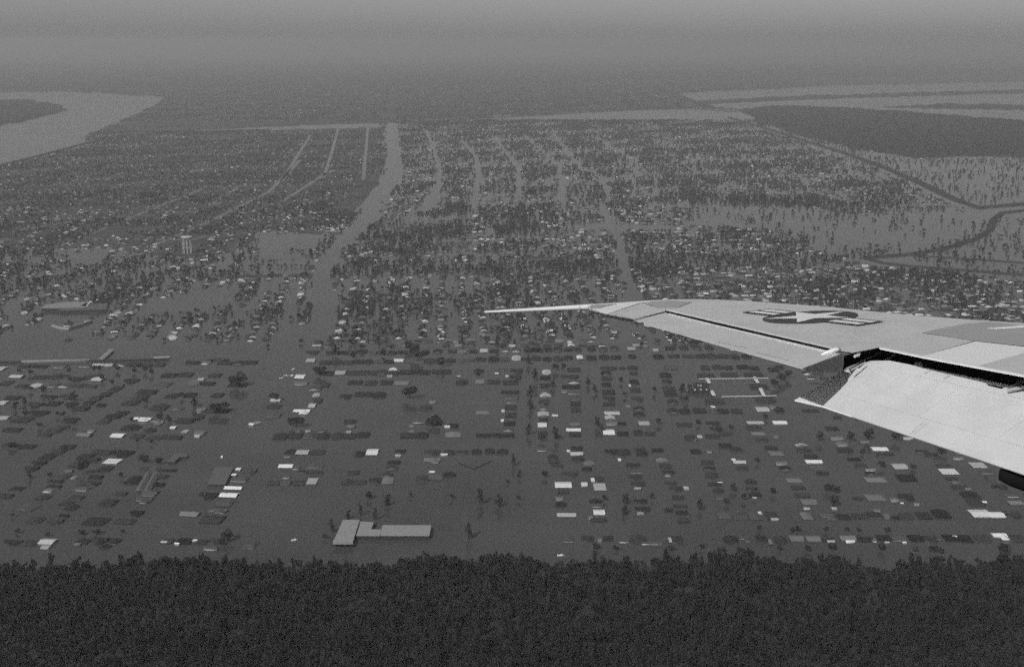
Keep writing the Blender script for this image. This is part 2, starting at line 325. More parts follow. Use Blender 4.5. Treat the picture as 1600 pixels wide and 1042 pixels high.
# Each line: section phrase | order | houses "x y w h tone" read from the photograph (roof centre, size in photo pixels)
SECT = r"""
row beside the woods at left|x|20 847 30 9 d;45 848 28 9 d;75 846 24 11 l;72 855 14 6 l;130 845 22 9 d;122 850 10 4 g;155 844 24 12 d;178 845 18 10 d;165 854 16 6 d;262 845 18 9 d;257 847 10 3 l;289 845 22 11 k;277 850 8 3 w;305 845 8 4 w;315 846 20 10 d;338 844 24 10 d;330 857 22 5 m;392 851 18 13 m
row beside the woods in the middle|x|888 843 16 8 m;918 841 18 10 d;937 845 7 6 g;950 841 16 10 d;975 845 16 6 m;997 841 24 11 d;1010 849 16 4 m;1026 849 20 4 m;1047 844 5 9 l;1058 843 16 14 d
row beside the woods at right|x|1142 843 22 11 d;1163 841 16 11 m;1190 842 17 12 d;1203 847 6 9 g;1219 843 20 10 d;1244 840 22 10 g;1270 841 22 11 g;1293 843 20 8 d;1298 846 12 3 l;1324 840 24 10 g;1328 846 14 3 w;1352 842 22 10 d;1365 844 7 6 g;1380 840 20 11 d;1386 848 7 3 w;1403 840 20 11 m;1413 848 6 3 w;1430 840 22 12 k;1453 841 20 11 d;1466 840 8 9 m;1485 840 22 12 k;1491 839 7 4 w;1508 841 20 13 k;1535 841 22 12 d;1563 838 22 13 w;1592 841 20 13 d
second row from the woods at right|x|1260 806 16 12 g;1292 806 22 12 m;1318 807 20 10 d;1341 806 20 10 d;1365 804 24 11 d;1370 798 9 5 g;1385 807 8 7 g;1398 809 14 5 d;1415 806 20 11 d;1443 805 22 13 d;1470 803 26 14 k;1531 802 30 14 w;1556 804 24 11 w;1582 803 24 12 d
scatter behind the second right row|x|1260 795 10 5 l;1263 783 24 10 g;1303 795 8 6 l;1368 777 30 12 g;1340 779 14 4 d;1398 782 14 4 g;1416 776 22 12 d;1409 787 5 3 w;1432 788 8 3 g
column right of the walled school|y|1191 639 20 9 l;1207 637 9 5 g;1217 640 16 7 d;1218 660 22 7 w;1212 683 7 4 g;1180 661 26 5 l;1178 668 24 6 d;1185 677 22 7 g;1190 687 18 7 d;1205 699 20 7 d;1213 708 22 9 g;1221 724 18 5 g;1227 732 18 7 d;1241 750 24 9 g;1247 761 22 8 d;1253 773 24 8 d
white-roof column below the aileron|y|1252 696 20 4 l;1257 704 22 8 d;1267 712 20 6 d;1271 721 26 7 w;1277 730 24 7 m;1285 739 18 6 d;1266 641 24 6 d;1308 652 12 5 d;1300 669 20 8 d
column under the middle of the flap|y|1307 685 20 6 g;1315 694 19 6 g;1320 703 22 8 d;1335 718 20 8 d;1345 728 18 7 d;1360 734 16 4 g;1360 740 16 6 d;1368 749 32 10 g;1350 691 14 4 g;1374 701 24 8 w;1383 710 26 7 d;1405 728 22 10 l;1416 746 28 13 d
columns nearest the black fairing|y|1418 685 14 4 l;1440 705 18 6 d;1455 710 20 6 d;1470 717 18 6 d;1497 716 16 4 g;1475 728 24 7 d;1482 737 26 9 w;1487 748 18 8 d;1493 754 12 4 g;1500 761 24 8 d;1512 764 10 4 g;1515 773 28 10 d;1525 784 26 10 d;1538 785 7 5 w;1528 727 22 9 l;1540 737 20 7 m;1553 747 20 13 m;1562 760 22 9 d;1587 785 24 8 g;1580 773 18 8 m
column above three grey squares|y|1087 705 16 8 d;1108 706 8 3 g;1133 696 20 9 d;1105 722 18 7 d;1108 731 18 6 d;1112 742 20 8 d;1117 756 20 7 d;1122 766 18 6 d;1125 755 7 3 w;1126 777 18 7 m;1155 722 20 6 l;1146 719 7 4 w;1160 731 18 7 d;1173 752 18 7 d;1175 764 18 8 d;1180 773 20 8 d;1179 778 7 3 l;1130 804 20 17 m;1156 806 22 12 m;1180 806 20 12 m;1187 802 6 5 w;1205 805 18 14 d;1210 811 12 4 l;1150 702 18 8 d
columns before the grey squares|y|1003 708 18 7 d;1027 703 18 7 d;1034 720 18 5 g;1040 728 18 8 d;1044 737 18 7 d;1043 743 8 3 g;1048 754 18 8 d;1056 763 20 8 d;1072 763 8 5 l;1060 777 18 8 d;1063 790 22 6 d;1065 800 20 8 d;1068 813 20 8 d;1045 797 14 6 d
column between white roofs and grey squares|y|955 705 20 9 d;975 706 20 9 d;1000 701 16 5 d;989 726 22 7 d;968 719 5 5 w;994 736 20 7 m;992 745 22 9 d;997 755 22 8 d;996 763 11 4 l;1001 783 20 8 d;1004 795 24 9 d;1001 803 11 4 l
pair of columns with the whitest roofs|y|864 714 16 6 d;866 721 18 5 d;870 728 18 6 d;890 739 26 8 d;880 757 26 11 w;880 768 16 7 d;874 779 12 6 g;876 788 18 7 d;885 804 30 8 l;913 757 10 7 w;937 761 19 13 l;926 750 6 6 w;935 747 18 8 d;921 724 18 6 g;917 733 16 5 d;901 709 20 5 l;903 717 20 5 d;901 700 18 7 d;888 705 5 4 w;936 800 18 10 w;923 809 7 5 g;935 812 26 8 d;933 790 18 5 m;931 783 20 6 d;847 702 16 6 m
first column right of the open centre|y|854 582 14 6 l;852 590 16 7 d;851 602 14 12 d;852 612 14 5 m;852 619 17 5 l;850 628 16 8 d;849 638 14 5 m;849 648 18 7 l;867 650 9 4 w;849 656 14 6 d;847 664 14 8 w;848 677 15 9 d
second column right of the open centre|y|897 577 20 9 d;891 588 28 6 d;897 596 20 6 m;892 604 28 7 d;882 611 10 5 g;897 613 20 6 m;899 622 16 7 m;899 631 16 8 d;900 640 16 8 d;898 663 16 5 g;896 671 23 6 w;898 679 18 7 d
third column right of the open centre|y|951 575 26 6 d;972 575 9 4 d;947 583 16 7 d;948 591 16 7 d;947 601 14 9 d;951 612 20 9 d;952 622 18 8 d;951 631 18 6 d;956 645 24 7 l;953 653 16 7 l;955 661 17 7 g;951 675 18 10 w;973 677 18 8 d;972 662 12 6 d
fourth column right of the open centre|y|988 574 16 8 d;990 583 12 6 d;991 597 14 8 d;993 609 16 10 d;996 623 18 8 d;984 603 4 4 w;981 635 8 4 g;998 639 18 5 d;998 647 18 6 d;1006 661 17 8 l;997 676 14 10 d;1016 677 16 7 d
column left of the walled school|y|1048 574 18 7 m;1040 586 18 10 d;1042 596 14 7 d;1045 607 20 8 d;1048 615 20 8 d;1051 628 16 7 d;1051 642 16 8 d;1070 642 18 8 d;1069 663 24 8 d;1080 684 20 9 d;1093 682 8 4 l;1085 687 5 3 w
row just below the walled school|x|1093 641 20 9 d;1111 641 17 9 m;1114 636 7 3 w;1130 642 16 8 d;1151 642 16 8 d;1114 661 22 8 d;1120 670 18 8 d;1113 681 20 7 d;1130 677 14 7 d
row just above the walled school|x|1102 574 12 8 d;1121 573 16 7 d;1138 574 12 7 d;1160 573 16 7 k;1178 575 14 9 d;1208 577 14 8 d;1218 574 12 7 d
row just under the aileron|x|1029 557 17 10 k;1024 547 9 3 l;1053 556 18 9 d;1075 556 18 8 d;1095 556 16 8 d;1112 556 16 8 d;1130 556 16 7 d;1148 557 14 7 d;1166 557 14 6 d;1068 543 14 6 d;1089 543 14 6 d;1108 543 14 6 d;1047 544 14 6 d
block around the big roofs in the centre|x|722 597 20 6 d;750 596 14 8 g;771 596 20 8 d;798 597 24 8 d;806 589 18 8 d;748 580 16 5 d;785 578 14 5 m;807 579 20 8 d;776 584 6 3 w;792 588 5 3 w;717 588 6 3 l;797 612 28 6 d;800 620 20 6 m;799 627 18 6 m;798 636 18 8 d;754 644 22 6 g;798 648 18 8 d;796 661 18 8 d;794 671 16 6 m;755 680 22 8 d;775 680 14 8 d;793 680 22 8 d;786 642 5 4 w;785 657 5 4 w
scattered roofs in the open centre|x|665 637 20 8 d;676 628 10 5 g;655 658 20 6 m;678 659 26 11 d;699 667 9 4 w;709 665 14 7 d;643 666 8 3 g;643 674 8 3 g;636 680 20 9 d;659 680 22 9 d;708 679 24 8 g
row of rooftops left of the open centre|x|438 682 22 11 d;462 681 18 11 d;483 680 18 11 m;505 681 20 11 d;527 681 18 10 d;547 681 18 10 d;568 679 18 13 d;549 666 11 5 g;547 658 18 7 d;545 675 8 3 l;466 673 9 4 m;482 673 9 4 g;504 673 10 4 m
small cluster beside the wide channel|x|469 588 15 9 w;471 599 20 6 g;492 607 20 6 m;508 601 14 8 d;494 618 11 7 l;497 626 12 8 d;488 634 11 7 l;471 643 26 9 w;431 625 16 5 l;428 635 22 7 d;428 648 22 9 m
rows at the top of the open centre|x|540 619 18 14 d;568 616 28 10 d;593 617 20 12 d;555 597 22 9 d;580 598 20 8 d;604 597 18 11 d;628 598 22 9 g
row facing the open centre from above|x|500 582 16 10 d;514 583 16 9 d;532 582 16 7 l;548 582 18 8 d;565 582 16 8 d;581 582 16 8 d;597 582 16 8 d;614 578 12 4 w;609 588 9 3 l;615 583 16 7 d;633 581 16 8 d;648 581 14 8 d;664 581 16 8 d;690 580 30 8 d
long row second above the open centre|x|486 563 14 8 l;509 566 18 7 d;527 566 12 7 d;543 566 16 7 d;560 565 14 7 d;576 565 16 6 d;592 565 16 6 m;608 565 14 7 d;623 563 15 6 w;640 564 16 7 m;655 564 16 7 m;672 564 16 7 d;688 563 14 8 d;704 563 16 6 d;720 563 14 6 m;736 562 12 6 m;752 561 16 7 d;771 561 16 8 d;788 561 16 7 m;807 560 15 6 l;822 561 16 6 d;838 560 14 6 d;855 561 14 6 d;872 560 16 6 d;888 559 14 6 d;906 559 10 6 w;924 559 16 6 d;944 558 16 6 d;962 558 16 7 d;988 557 12 7 d
long row third above the open centre|x|488 550 20 8 d;517 551 14 6 d;536 551 16 6 d;551 550 14 7 d;567 549 14 8 d;583 551 12 5 m;597 550 14 8 d;613 551 14 5 d;629 550 14 6 d;646 549 14 7 d;664 550 14 6 d;684 549 14 6 d;707 548 14 6 d;722 549 14 6 g;739 549 14 5 d;756 548 12 6 l;772 548 14 6 d;790 547 12 5 m;806 547 14 6 m;825 547 14 6 d;842 546 14 6 d;857 547 12 6 d;872 546 14 6 d;888 546 14 6 d;903 546 12 6 d;924 545 14 6 d;942 545 14 6 d;960 544 14 6 d;986 545 12 5 l
grid left of the grey school|x|455 706 18 7 d;473 706 20 9 l;497 706 22 9 d;449 714 10 4 g;447 728 22 8 w;463 731 12 6 m;492 728 26 8 m;495 739 20 7 d;474 737 16 5 d;428 754 20 8 d;447 754 16 8 m;468 754 18 9 d;488 752 16 10 l;448 746 12 4 m
block with one tall white roof|x|582 706 18 11 w;562 709 14 10 d;552 738 18 7 d;542 753 16 9 d;562 753 20 8 d;586 751 18 10 d;606 751 18 11 g;605 742 18 6 d;622 712 9 3 l;615 722 20 6 d;612 731 18 6 d;625 705 16 7 d
crooked block behind the grey school|x|675 706 24 9 d;675 719 26 9 g;694 710 11 4 w;702 707 18 7 d;722 706 18 7 d;745 706 16 7 d;765 705 16 7 d;785 706 18 7 d;660 748 20 10 d;681 744 24 13 m;675 738 9 4 w;702 741 20 6 d
column with two long white roofs|y|388 737 22 11 m;373 733 8 5 w;366 742 8 5 w;374 749 26 8 m;365 762 28 7 w;358 773 28 9 w;352 785 26 13 m;325 774 28 12 d;340 798 30 8 m;332 811 34 14 d;297 802 30 8 g
terraced column right of the long gables|y|150 814 36 14 d;195 814 32 9 d;212 802 20 11 k;170 785 22 12 d;190 771 16 6 d;210 750 24 14 d;264 734 24 6 d;252 744 22 8 d;245 757 22 8 k;235 770 24 10 m;224 781 26 11 m
column ending at the bright slanting roof|y|105 785 18 9 d;112 792 20 9 d;120 777 22 9 d;130 763 20 8 m;145 755 20 9 d;150 745 20 8 d;165 732 20 9 d;176 721 24 8 w;160 706 30 9 d;190 708 34 13 k;56 812 24 10 d;85 814 26 9 d;100 806 14 6 d
second column in from the left edge|y|44 792 28 13 m;68 776 22 8 d;75 767 14 5 g;85 760 20 7 d;88 752 20 7 d;100 744 20 7 d;108 736 12 4 g;116 746 10 5 g;125 724 26 12 d;133 714 20 11 d;147 718 16 8 d
column leaving the left edge|y|8 774 24 8 d;27 763 20 8 d;48 732 22 9 d;60 723 22 9 d;75 713 22 10 d;92 705 20 8 d;106 698 20 9 d;20 697 36 9 d;45 697 22 8 d
row behind the two-pronged white roof|x|132 679 22 7 g;143 673 10 5 g;185 680 20 8 w;205 668 28 8 d;222 655 28 8 w;245 660 20 7 g;235 672 18 5 d;215 681 20 8 d;240 684 24 7 d;262 682 18 8 d;271 668 9 5 w;289 675 10 5 l;276 683 16 7 d;313 676 16 8 g;309 681 9 4 l;290 657 24 9 d;310 652 16 8 d;341 641 36 20 d
dense cluster at the left edge|x|20 621 20 7 d;5 629 14 7 l;7 653 16 6 l;75 620 26 7 d;105 619 26 8 d;55 632 22 9 d;85 630 22 9 d;110 632 18 9 d;60 645 30 11 d;35 655 30 12 d;20 671 26 8 d;85 672 22 8 d;110 656 22 9 d;70 679 20 7 d;97 667 20 7 d
slanting lines of roofs at middle left|x|204 595 22 10 d;186 602 16 5 m;180 608 16 8 d;165 616 14 7 d;150 622 16 7 d;140 629 14 7 d;130 638 16 8 d;158 633 12 6 d;230 612 28 8 d;222 620 18 7 d;265 586 22 8 d;290 585 24 8 d;303 598 18 7 g;315 593 10 5 l;255 600 24 8 m;205 629 24 10 d;216 623 16 7 d;270 618 20 9 d;298 617 16 8 d;250 636 26 11 d;277 638 20 6 m;313 641 14 10 g;190 645 20 8 d;178 650 22 8 d;163 658 18 8 d;336 586 18 7 d;325 599 20 7 d;372 601 30 7 d;340 617 16 8 d
two rows below the long low wall|x|155 570 18 5 l;171 570 14 5 l;190 570 18 5 m;3 576 12 7 l;40 572 16 6 d;62 572 26 6 d;95 572 18 6 m;135 571 18 5 m;210 570 18 6 d;230 571 16 5 d;250 570 14 5 d;27 588 20 6 l;57 602 18 5 l;154 592 17 9 l;62 589 26 7 d;90 588 24 7 d;118 592 26 9 d;140 589 18 8 d;10 598 18 8 d;36 603 16 7 d;85 601 14 7 m;102 602 18 7 m;124 602 20 7 d;142 603 18 6 d
dark row in the water below the pond|x|301 566 20 6 d;322 567 14 5 g;327 564 10 6 d;345 562 24 5 d;352 567 24 6 d;374 567 18 6 d;392 566 20 7 d
"""
def shear_angle(px, py):
    """direction in which lots run away from the viewer, as a turn from straight ahead"""
    extra = -0.5 * min(1, max(0, (500 - px) / 200.0))
    if 480 < px < 1000 and py < 540: extra = -.2
    s = (px - 800) / (py - YH) + extra
    a = gz(px, py); b = gz(px - s * 6, py - 6)
    d = b - a
    return math.atan2(-d.x, d.y)
HL = []
for line in SECT.strip().splitlines():
    phrase, order, data = line.split('|')
    L = []
    for it in data.split(';'):
        x, y, wd, hh, t = it.split(); L.append([float(x), float(y), float(wd), float(hh), t])
    for is_shed in (False, True):
        S = [h for h in L if (h[2] < 10 and h[3] < 8) == is_shed]
        S.sort(key=lambda h: h[0] if order == 'x' else h[1])
        for i, h in enumerate(S):
            HL.append(dict(x=h[0], y=h[1], w=h[2], h=h[3], t=h[4], shed=is_shed, n=i + 1, order=order, phrase=phrase, tot=len(S)))
houses = [h for h in HL if not h['shed']]
houses.sort(key=lambda h: -h['w'] * h['h'])
KEEP = set(id(h) for h in houses[:300])
print('near houses', len(houses), 'sheds', len(HL) - len(houses))

rest = []          # (x, y, w, d, ang, tone) beyond the 300 largest
HOUSE_SPOTS = []
for h in HL:
    r = random.Random(int(h['x'] * 131 + h['y'] * 7))
    s = pxm(h['y']); t = h['t']
    ang = shear_angle(h['x'], h['y'])
    wd = h['w'] / s
    shed = h['shed']
    eave = r.uniform(.5, 1.1) if not shed else r.uniform(1.2, 1.8)
    if shed: kind = r.choice(['flat', 'gable_x'])
    elif h['h'] <= 5.5: kind = r.choice(['gable_x', 'flat'])
    elif t in 'lw': kind = r.choice(['gable_x', 'flat', 'cross', 'gable_x'])
    else: kind = r.choice(['hip', 'gable_x', 'gable_y', 'hip', 'cross'])
    rise = {'gable_x': .095, 'gable_y': .10, 'hip': .10, 'cross': .10, 'flat': .05}[kind] * min(wd, 15) + .15
    ridge_h = eave + (rise if kind != 'flat' else .3)
    dp = max(h['h'] - .55 * ridge_h * s, h['h'] * .6) * mpy(h['y'])
    dp = min(max(dp, 3.0 if shed else 6.0), 24.0)
    p = gz(h['x'], h['y'] + .3 * ridge_h * s)
    HOUSE_SPOTS.append((p.x, p.y))
    tone = TONE[t] * (r.uniform(.8, 2.4) if t == 'd' else r.uniform(.85, 1.2))
    tone = min(tone, .88)
    wt = r.choice([.02, .03, .05, .12]) if t in 'dk' else r.choice([.15, .3, .5])
    if not shed and id(h) not in KEEP:
        rest.append((p.x, p.y, wd, dp, ang, tone, wt)); continue
    e = empty('shed' if shed else 'house', (p.x, p.y, 0), ang)
    rf = inst('roof', RM[kind], e); rf.location = (0, 0, eave); rf.scale = (wd, dp, rise); rf.color = (tone,) * 3 + (1,)
    wl = inst('wall', WALLL if kind == 'cross' else WALLM, e); wl.scale = (wd, dp, eave); wl.color = (wt,) * 3 + (1,)
    wl.location = (0, 0, -.004)
    if not shed and kind != 'flat' and r.random() < .3:
        ch = inst('chimney', CHIM, rf); ch.color = (.16, .16, .16, 1)
        ch.scale = (1.0 / wd, 1.0 / dp, 1.0 / rise * .8)
        ch.location = (r.choice([-.2, .15]) if kind != 'gable_y' else .02, .05, .8)
    end = 'from left in' if h['order'] == 'x' else 'from top in'
    if h['tot'] == 1: what = 'the only one in'
    else: what = ordw(h['n']) + ' ' + end
    lab = '%s %s, %s the %s' % (TWORD[t], ('shed roof' if shed else RWORD[kind] + ' house'), what, h['phrase'])
    if len(lab.split()) > 16: lab = lab.replace('pale grey', 'pale').replace(' in the ', ' in ', 1)
    if len(lab.split()) > 16: lab = lab.replace(' the ', ' ', 1)
    tag(e, lab, 'shed' if shed else 'house', 'sheds among the flooded houses' if shed else 'flooded houses')

# ------------------------------------------------------------------ the rest of the town, farther away
def house_template():
    V = [(-.46, -.46, 0), (.46, -.46, 0), (.46, .46, 0), (-.46, .46, 0),            # 0-3 eave line of walls
         (-.46, -.46, -1), (.46, -.46, -1), (.46, .46, -1), (-.46, .46, -1),        # 4-7 feet
         (0, -.46, .92), (0, .46, .92),                                             # 8-9 gable tips
         (-.5, -.5, 0), (0, -.5, 1), (.5, -.5, 0), (-.5, .5, 0), (0, .5, 1), (.5, .5, 0)]   # 10-15 roof
    Fc = [(4, 5, 1, 8, 0), (6, 7, 3, 9, 2), (5, 6, 2, 1), (7, 4, 0, 3), (10, 11, 14, 13), (11, 12, 15, 14)]
    return V, Fc
HT = house_template()
def house_mass(name, P, label):
    P = np.array(P, float)            # x y w d ang tone wall eave rise ridge_along
    k = len(P)
    swap = P[:, 9] > .5
    ang = P[:, 4] + np.where(swap, math.pi / 2, 0)
    w_ = np.where(swap, P[:, 3], P[:, 2]); d_ = np.where(swap, P[:, 2], P[:, 3])
    pos = np.stack([P[:, 0], P[:, 1], P[:, 7]], -1)
    V, ff, sz = replicate(HT[0], HT[1], pos, ang, np.stack([w_, d_, P[:, 8]], -1))
    tone = np.empty((k, 16)); tone[:, :10] = P[:, 6:7]; tone[:, 10:] = P[:, 5:6]
    o = bulk(name, V, ff, sz, M['stuff'], tone.ravel()); stuff(o, label, 'houses'); return o
P = [(x, y, w_, d_, a, t, wt, 1.0, .13 * min(w_, 14), float(rnd.random() < .6)) for (x, y, w_, d_, a, t, wt) in rest]

# places with no houses (photo pixels): open water, canals, streets, woods
CANAL = [(470, 545), (482, 520), (487, 450), (487, 432), (500, 400), (527, 370), (555, 345), (570, 320), (590, 295), (604, 270), (604, 235), (603, 200), (610, 150),
         (614, 150), (622, 200), (625, 235), (631, 270), (617, 295), (596, 320), (589, 345), (561, 370), (526, 400), (517, 432), (522, 450), (525, 490), (502, 520), (485, 545)]
WATERS = [CANAL,
    [(-300, 522), (0, 522), (60, 504), (100, 534), (150, 530), (470, 533), (490, 548), (400, 572), (-300, 560)],
    [(75, 512), (140, 506), (160, 528), (70, 530)],
    [(235, 470), (300, 455), (360, 446), (385, 450), (372, 472), (330, 491), (240, 492)],
    [(352, 427), (385, 405), (402, 393), (470, 393), (490, 405), (484, 429)],
    [(10, 468), (36, 466), (38, 515), (12, 515)],
    [(400, 362), (520, 366), (500, 392), (400, 392)],
    [(110, 395), (160, 388), (160, 412), (100, 420)],
    [(150, 356), (215, 350), (222, 362), (140, 372)],
    [(1072, 322), (1250, 320), (1330, 334), (1400, 328), (1500, 328), (1545, 342), (1530, 378), (1440, 396), (1350, 404), (1260, 386), (1240, 362), (1080, 353)],
    [(1225, 222), (1330, 232), (1440, 248), (1560, 244), (1760, 238), (1760, 455), (1640, 442), (1400, 418), (1352, 404), (1540, 345), (1530, 326), (1400, 272)],
    [(-400, 150), (100, 144), (262, 151), (240, 166), (185, 190), (137, 210), (139, 224), (0, 260), (-400, 350)],
    [(880, 348), (1060, 350), (1060, 360), (880, 358)],
]
WOODS = [[(590, 333), (660, 330), (722, 336), (738, 364), (700, 381), (640, 386), (560, 386), (566, 370)],
    [(502, 414), (640, 408), (960, 402), (985, 416), (962, 425), (520, 433)],
    [(-300, 450), (0, 442), (120, 426), (360, 420), (366, 432), (130, 438), (0, 455)],
    [(690, 311), (736, 311), (738, 336), (690, 336)],
    [(985, 398), (1265, 397), (1335, 407), (1335, 417), (985, 418)],
    [(755, 340), (840, 340), (840, 372), (755, 372)],
    [(0, 395), (110, 390), (110, 405), (0, 412)],
    [(1060, 305), (1250, 300), (1330, 318), (1250, 321), (1070, 322)],
    DARKLAND, ISLAND]
def zx(L): return [(440 + a / 2.857, 120 + b / 2.857) for a, b in L]
STREETS = [zx(L) for L in (
    [(0, 470), (60, 370), (130, 260)], [(185, 460), (215, 370), (250, 240), (280, 160)], [(365, 460), (385, 230), (395, 70)], [(490, 40), (505, 190)],
    [(640, 230), (690, 350), (705, 400), (700, 500), (650, 600)], [(800, 280), (870, 360), (880, 430), (855, 600)],
    [(940, 260), (1060, 410), (1055, 560)], [(1080, 260), (1240, 400), (1260, 600)], [(1210, 250), (1330, 400), (1430, 450), (1470, 560)],
    [(1400, 270), (1520, 340), (1600, 400)], [(610, 600), (700, 480)], [(0, 560), (200, 430)])] + [
    [(970, 130), (1010, 145), (1090, 166)], [(600, 195), (800, 186), (1000, 174), (1100, 171)],
    [(250, 380), (330, 345), (420, 300), (470, 250)], [(90, 400), (230, 330), (330, 290)], [(355, 508), (432, 436)],
    [(0, 365), (120, 345), (320, 330)],     [(980, 560), (985, 440), (965, 370), (940, 330)], [(1000, 365), (1250, 368)], [(1000, 384), (1250, 386)], [(500, 362), (900, 366)], [(700, 395), (960, 393)], [(520, 403), (900, 398)]]
for L in ([(250, 380), (330, 345), (420, 300), (470, 250)], [(90, 386), (230, 330), (330, 290)], [(0, 365), (120, 345), (320, 330)], STREETS[0], STREETS[1], STREETS[2], STREETS[11],
          [(20, 330), (150, 300), (330, 262)], [(330, 320), (420, 262), (470, 225)], [(120, 372), (300, 375), (380, 352)], [(420, 345), (500, 310), (560, 285)]):
    levee('flooded_street', L, 13, 14, .32, 'water')
LEVS = [LEV1, LEV2, LEV3, LEV4, RAIL]

def grid(x0, x1, y0, y1, block, pitch, ang, rows, cross=210.0):
    """lots of a street grid laid over a ground rectangle"""
    cx, cy = (x0 + x1) / 2, (y0 + y1) / 2; Rr = math.hypot(x1 - x0, y1 - y0) / 2
    b = np.arange(-Rr, Rr, block); q = np.arange(-Rr, Rr, pitch)
    U, Vv = np.meshgrid(b, q)
    U = np.concatenate([U.ravel() - block * .22, U.ravel() + block * .22]); Vv = np.concatenate([Vv.ravel(), Vv.ravel()])
    keep = (np.mod(Vv, cross) > 20); U, Vv = U[keep], Vv[keep]
    if rows: U, Vv = Vv, U
    c, s = math.cos(ang), math.sin(ang)
    X = cx + U * c - Vv * s; Y = cy + U * s + Vv * c
    k = (X > x0) & (X < x1) & (Y > y0) & (Y < y1)
    return X[k], Y[k]
def clump(x, y, sc_):                            # smooth random field for uneven planting
    f = np.zeros_like(x)
    rr = np.random.default_rng(5)
    for i in range(7):
        a = rr.uniform(0, 6.28); k = rr.uniform(.6, 2.2) / sc_; ph = rr.uniform(0, 6.28)
        f += np.sin((x * math.cos(a) + y * math.sin(a)) * k + ph)
    return f / 3.0

yy = lambda py: gz(800, py).y
zones = [  # photo-pixel extent, block m, pitch m, turn, rows?, ridge across?
    ((470, 1020), (428, 529), 68, 12.5, .05, False),
    ((470, 1020), (529, 541), 60, 17, 0.0, True),
    ((985, 1700), (418, 541), 52, 16, 0.0, True),
    ((-200, 500), (436, 535), 62, 14, .10, False),
    ((-300, 600), (330, 436), 80, 15, .12, False),
    ((500, 1400), (330, 428), 66, 17, .0, True),
    ((-500, 650), (205, 330), 72, 19, .12, False),
    ((600, 1500), (186, 330), 72, 19, -.10, False),
    ((60, 1260), (118, 190), 110, 44, .02, False),
    ((1100, 2300), (541, 858), 62, 16, 0.0, True),          # behind the wing and past the frame
]
FX, FY, FA, FR = [], [], [], []
for (xa, xb), (ya, yb), bl, pi_, an, rows in zones:
    gx0, gx1 = (xa - 800) / pxm(ya), (xb - 800) / pxm(ya)
    X, Y = grid(min(gx0, gx1), max(gx0, gx1), yy(yb), yy(ya), bl, pi_, an, rows)
    px, py = to_px(X, Y)
    k = (px > xa) & (px < xb)
    FX.append(X[k]); FY.append(Y[k]); FA.append(np.full(k.sum(), an)); FR.append(np.full(k.sum(), float(rows)))
FX, FY, FA, FR = map(np.concatenate, (FX, FY, FA, FR))
pfar = to_px(FX, FY)[1] < 436; jit = np.where(pfar, 7.0, 2.0)
FX = FX + rng.normal(0, 1, len(FX)) * jit; FY = FY + rng.normal(0, 1, len(FY)) * jit
px, py = to_px(FX, FY)
vis = (px > -160) & (px < np.where(py > 541, 2300, 1900))
HID = [(1120, 541), (1256, 580), (1290, 640), (1420, 682), (1500, 708), (1600, 738), (1600, 541)]
vis &= (py < 541) | inpoly(px, py, HID) | (px > 1612)
bad = ~vis
for poly in WATERS + WOODS: bad |= inpoly(px, py, poly)
for L in STREETS: bad |= near_line(FX, FY, L, 11)
bad |= (py < 188) & ~inpoly(px, py, FARLAND)
for L in LEVS: bad |= near_line(FX, FY, L, 45)
BIG = [[(60, 470), (120, 466), (150, 490), (70, 518)], [(-10, 548), (270, 548), (270, 560), (-10, 566)], [(275, 368), (310, 368), (310, 402), (275, 402)]]
for poly in BIG: bad |= inpoly(px, py, poly)
dens = rng.random(len(FX)); lack = np.where(py < 330, .25, .10)
bad |= dens < lack
FX, FY, FA, FR, px, py = [a[~bad] for a in (FX, FY, FA, FR, px, py)]
n = len(FX); u = rng.random(n); u2 = rng.random(n)
u = np.where((py < 330) & (u > .93), u - .5, u); u2 = np.where((py < 330) & (u2 > .86), u2 - .4, u2)
tone = np.where(u < .72, rng.uniform(.03, .07, n), np.where(u < .9, rng.uniform(.12, .3, n), rng.uniform(.4, .8, n)))
wall = np.where(u2 < .45, rng.uniform(.04, .12, n), np.where(u2 < .8, rng.uniform(.2, .45, n), rng.uniform(.55, .85, n)))
wd = rng.uniform(8.5, 12.5, n); dp = rng.uniform(11, 17, n); wd, dp = np.where(FR > .5, dp * .85, wd), np.where(FR > .5, wd, dp)
MID = np.stack([FX, FY, wd, dp, FA + rng.normal(0, .02, n), tone, wall, rng.uniform(.6, 1.6, n), rng.uniform(1.3, 2.1, n), (rng.random(n) < np.where(FR > .5, .6, .12)).astype(float)], -1)
print('town houses', n)
house_mass('flooded_houses', P + MID.tolist(), 'rooftops of the flooded town stretching away into the haze')

# ------------------------------------------------------------------ trees
def crown_mesh(name, seed, nleaf, tall, size=.9):
    r = np.random.default_rng(seed)
    lobes = []
    for i in range(6 if not tall else 7):
        if tall: c = np.array([r.normal(0, .12), r.normal(0, .12), .25 + .11 * i]); rad = .26 * (1.15 - .11 * i)
        else: a = r.uniform(0, 6.28); c = np.array([.28 * math.cos(a), .28 * math.sin(a), r.uniform(.42, .8)]); rad = r.uniform(.2, .32)
        lobes.append((c, rad))
    V, Fc = [], []
    for i in range(nleaf):
        c, rad = lobes[r.integers(len(lobes))]
        d = r.normal(size=3); d /= np.linalg.norm(d); p = c + d * rad * r.uniform(.55, 1.05) * np.array([1, 1, .8])
        nrm = d + r.normal(0, .6, 3); nrm /= np.linalg.norm(nrm)
        a = np.cross(nrm, r.normal(size=3)); a /= np.linalg.norm(a); b = np.cross(nrm, a)
        q = r.uniform(.05, .10) * size
        k = len(V); V += [p - a * q - b * q * .6, p + a * q - b * q * .7, p + a * q * .7 + b * q, p - a * q * .8 + b * q * .7]
        Fc.append((k, k + 1, k + 2, k + 3))
    return V, Fc
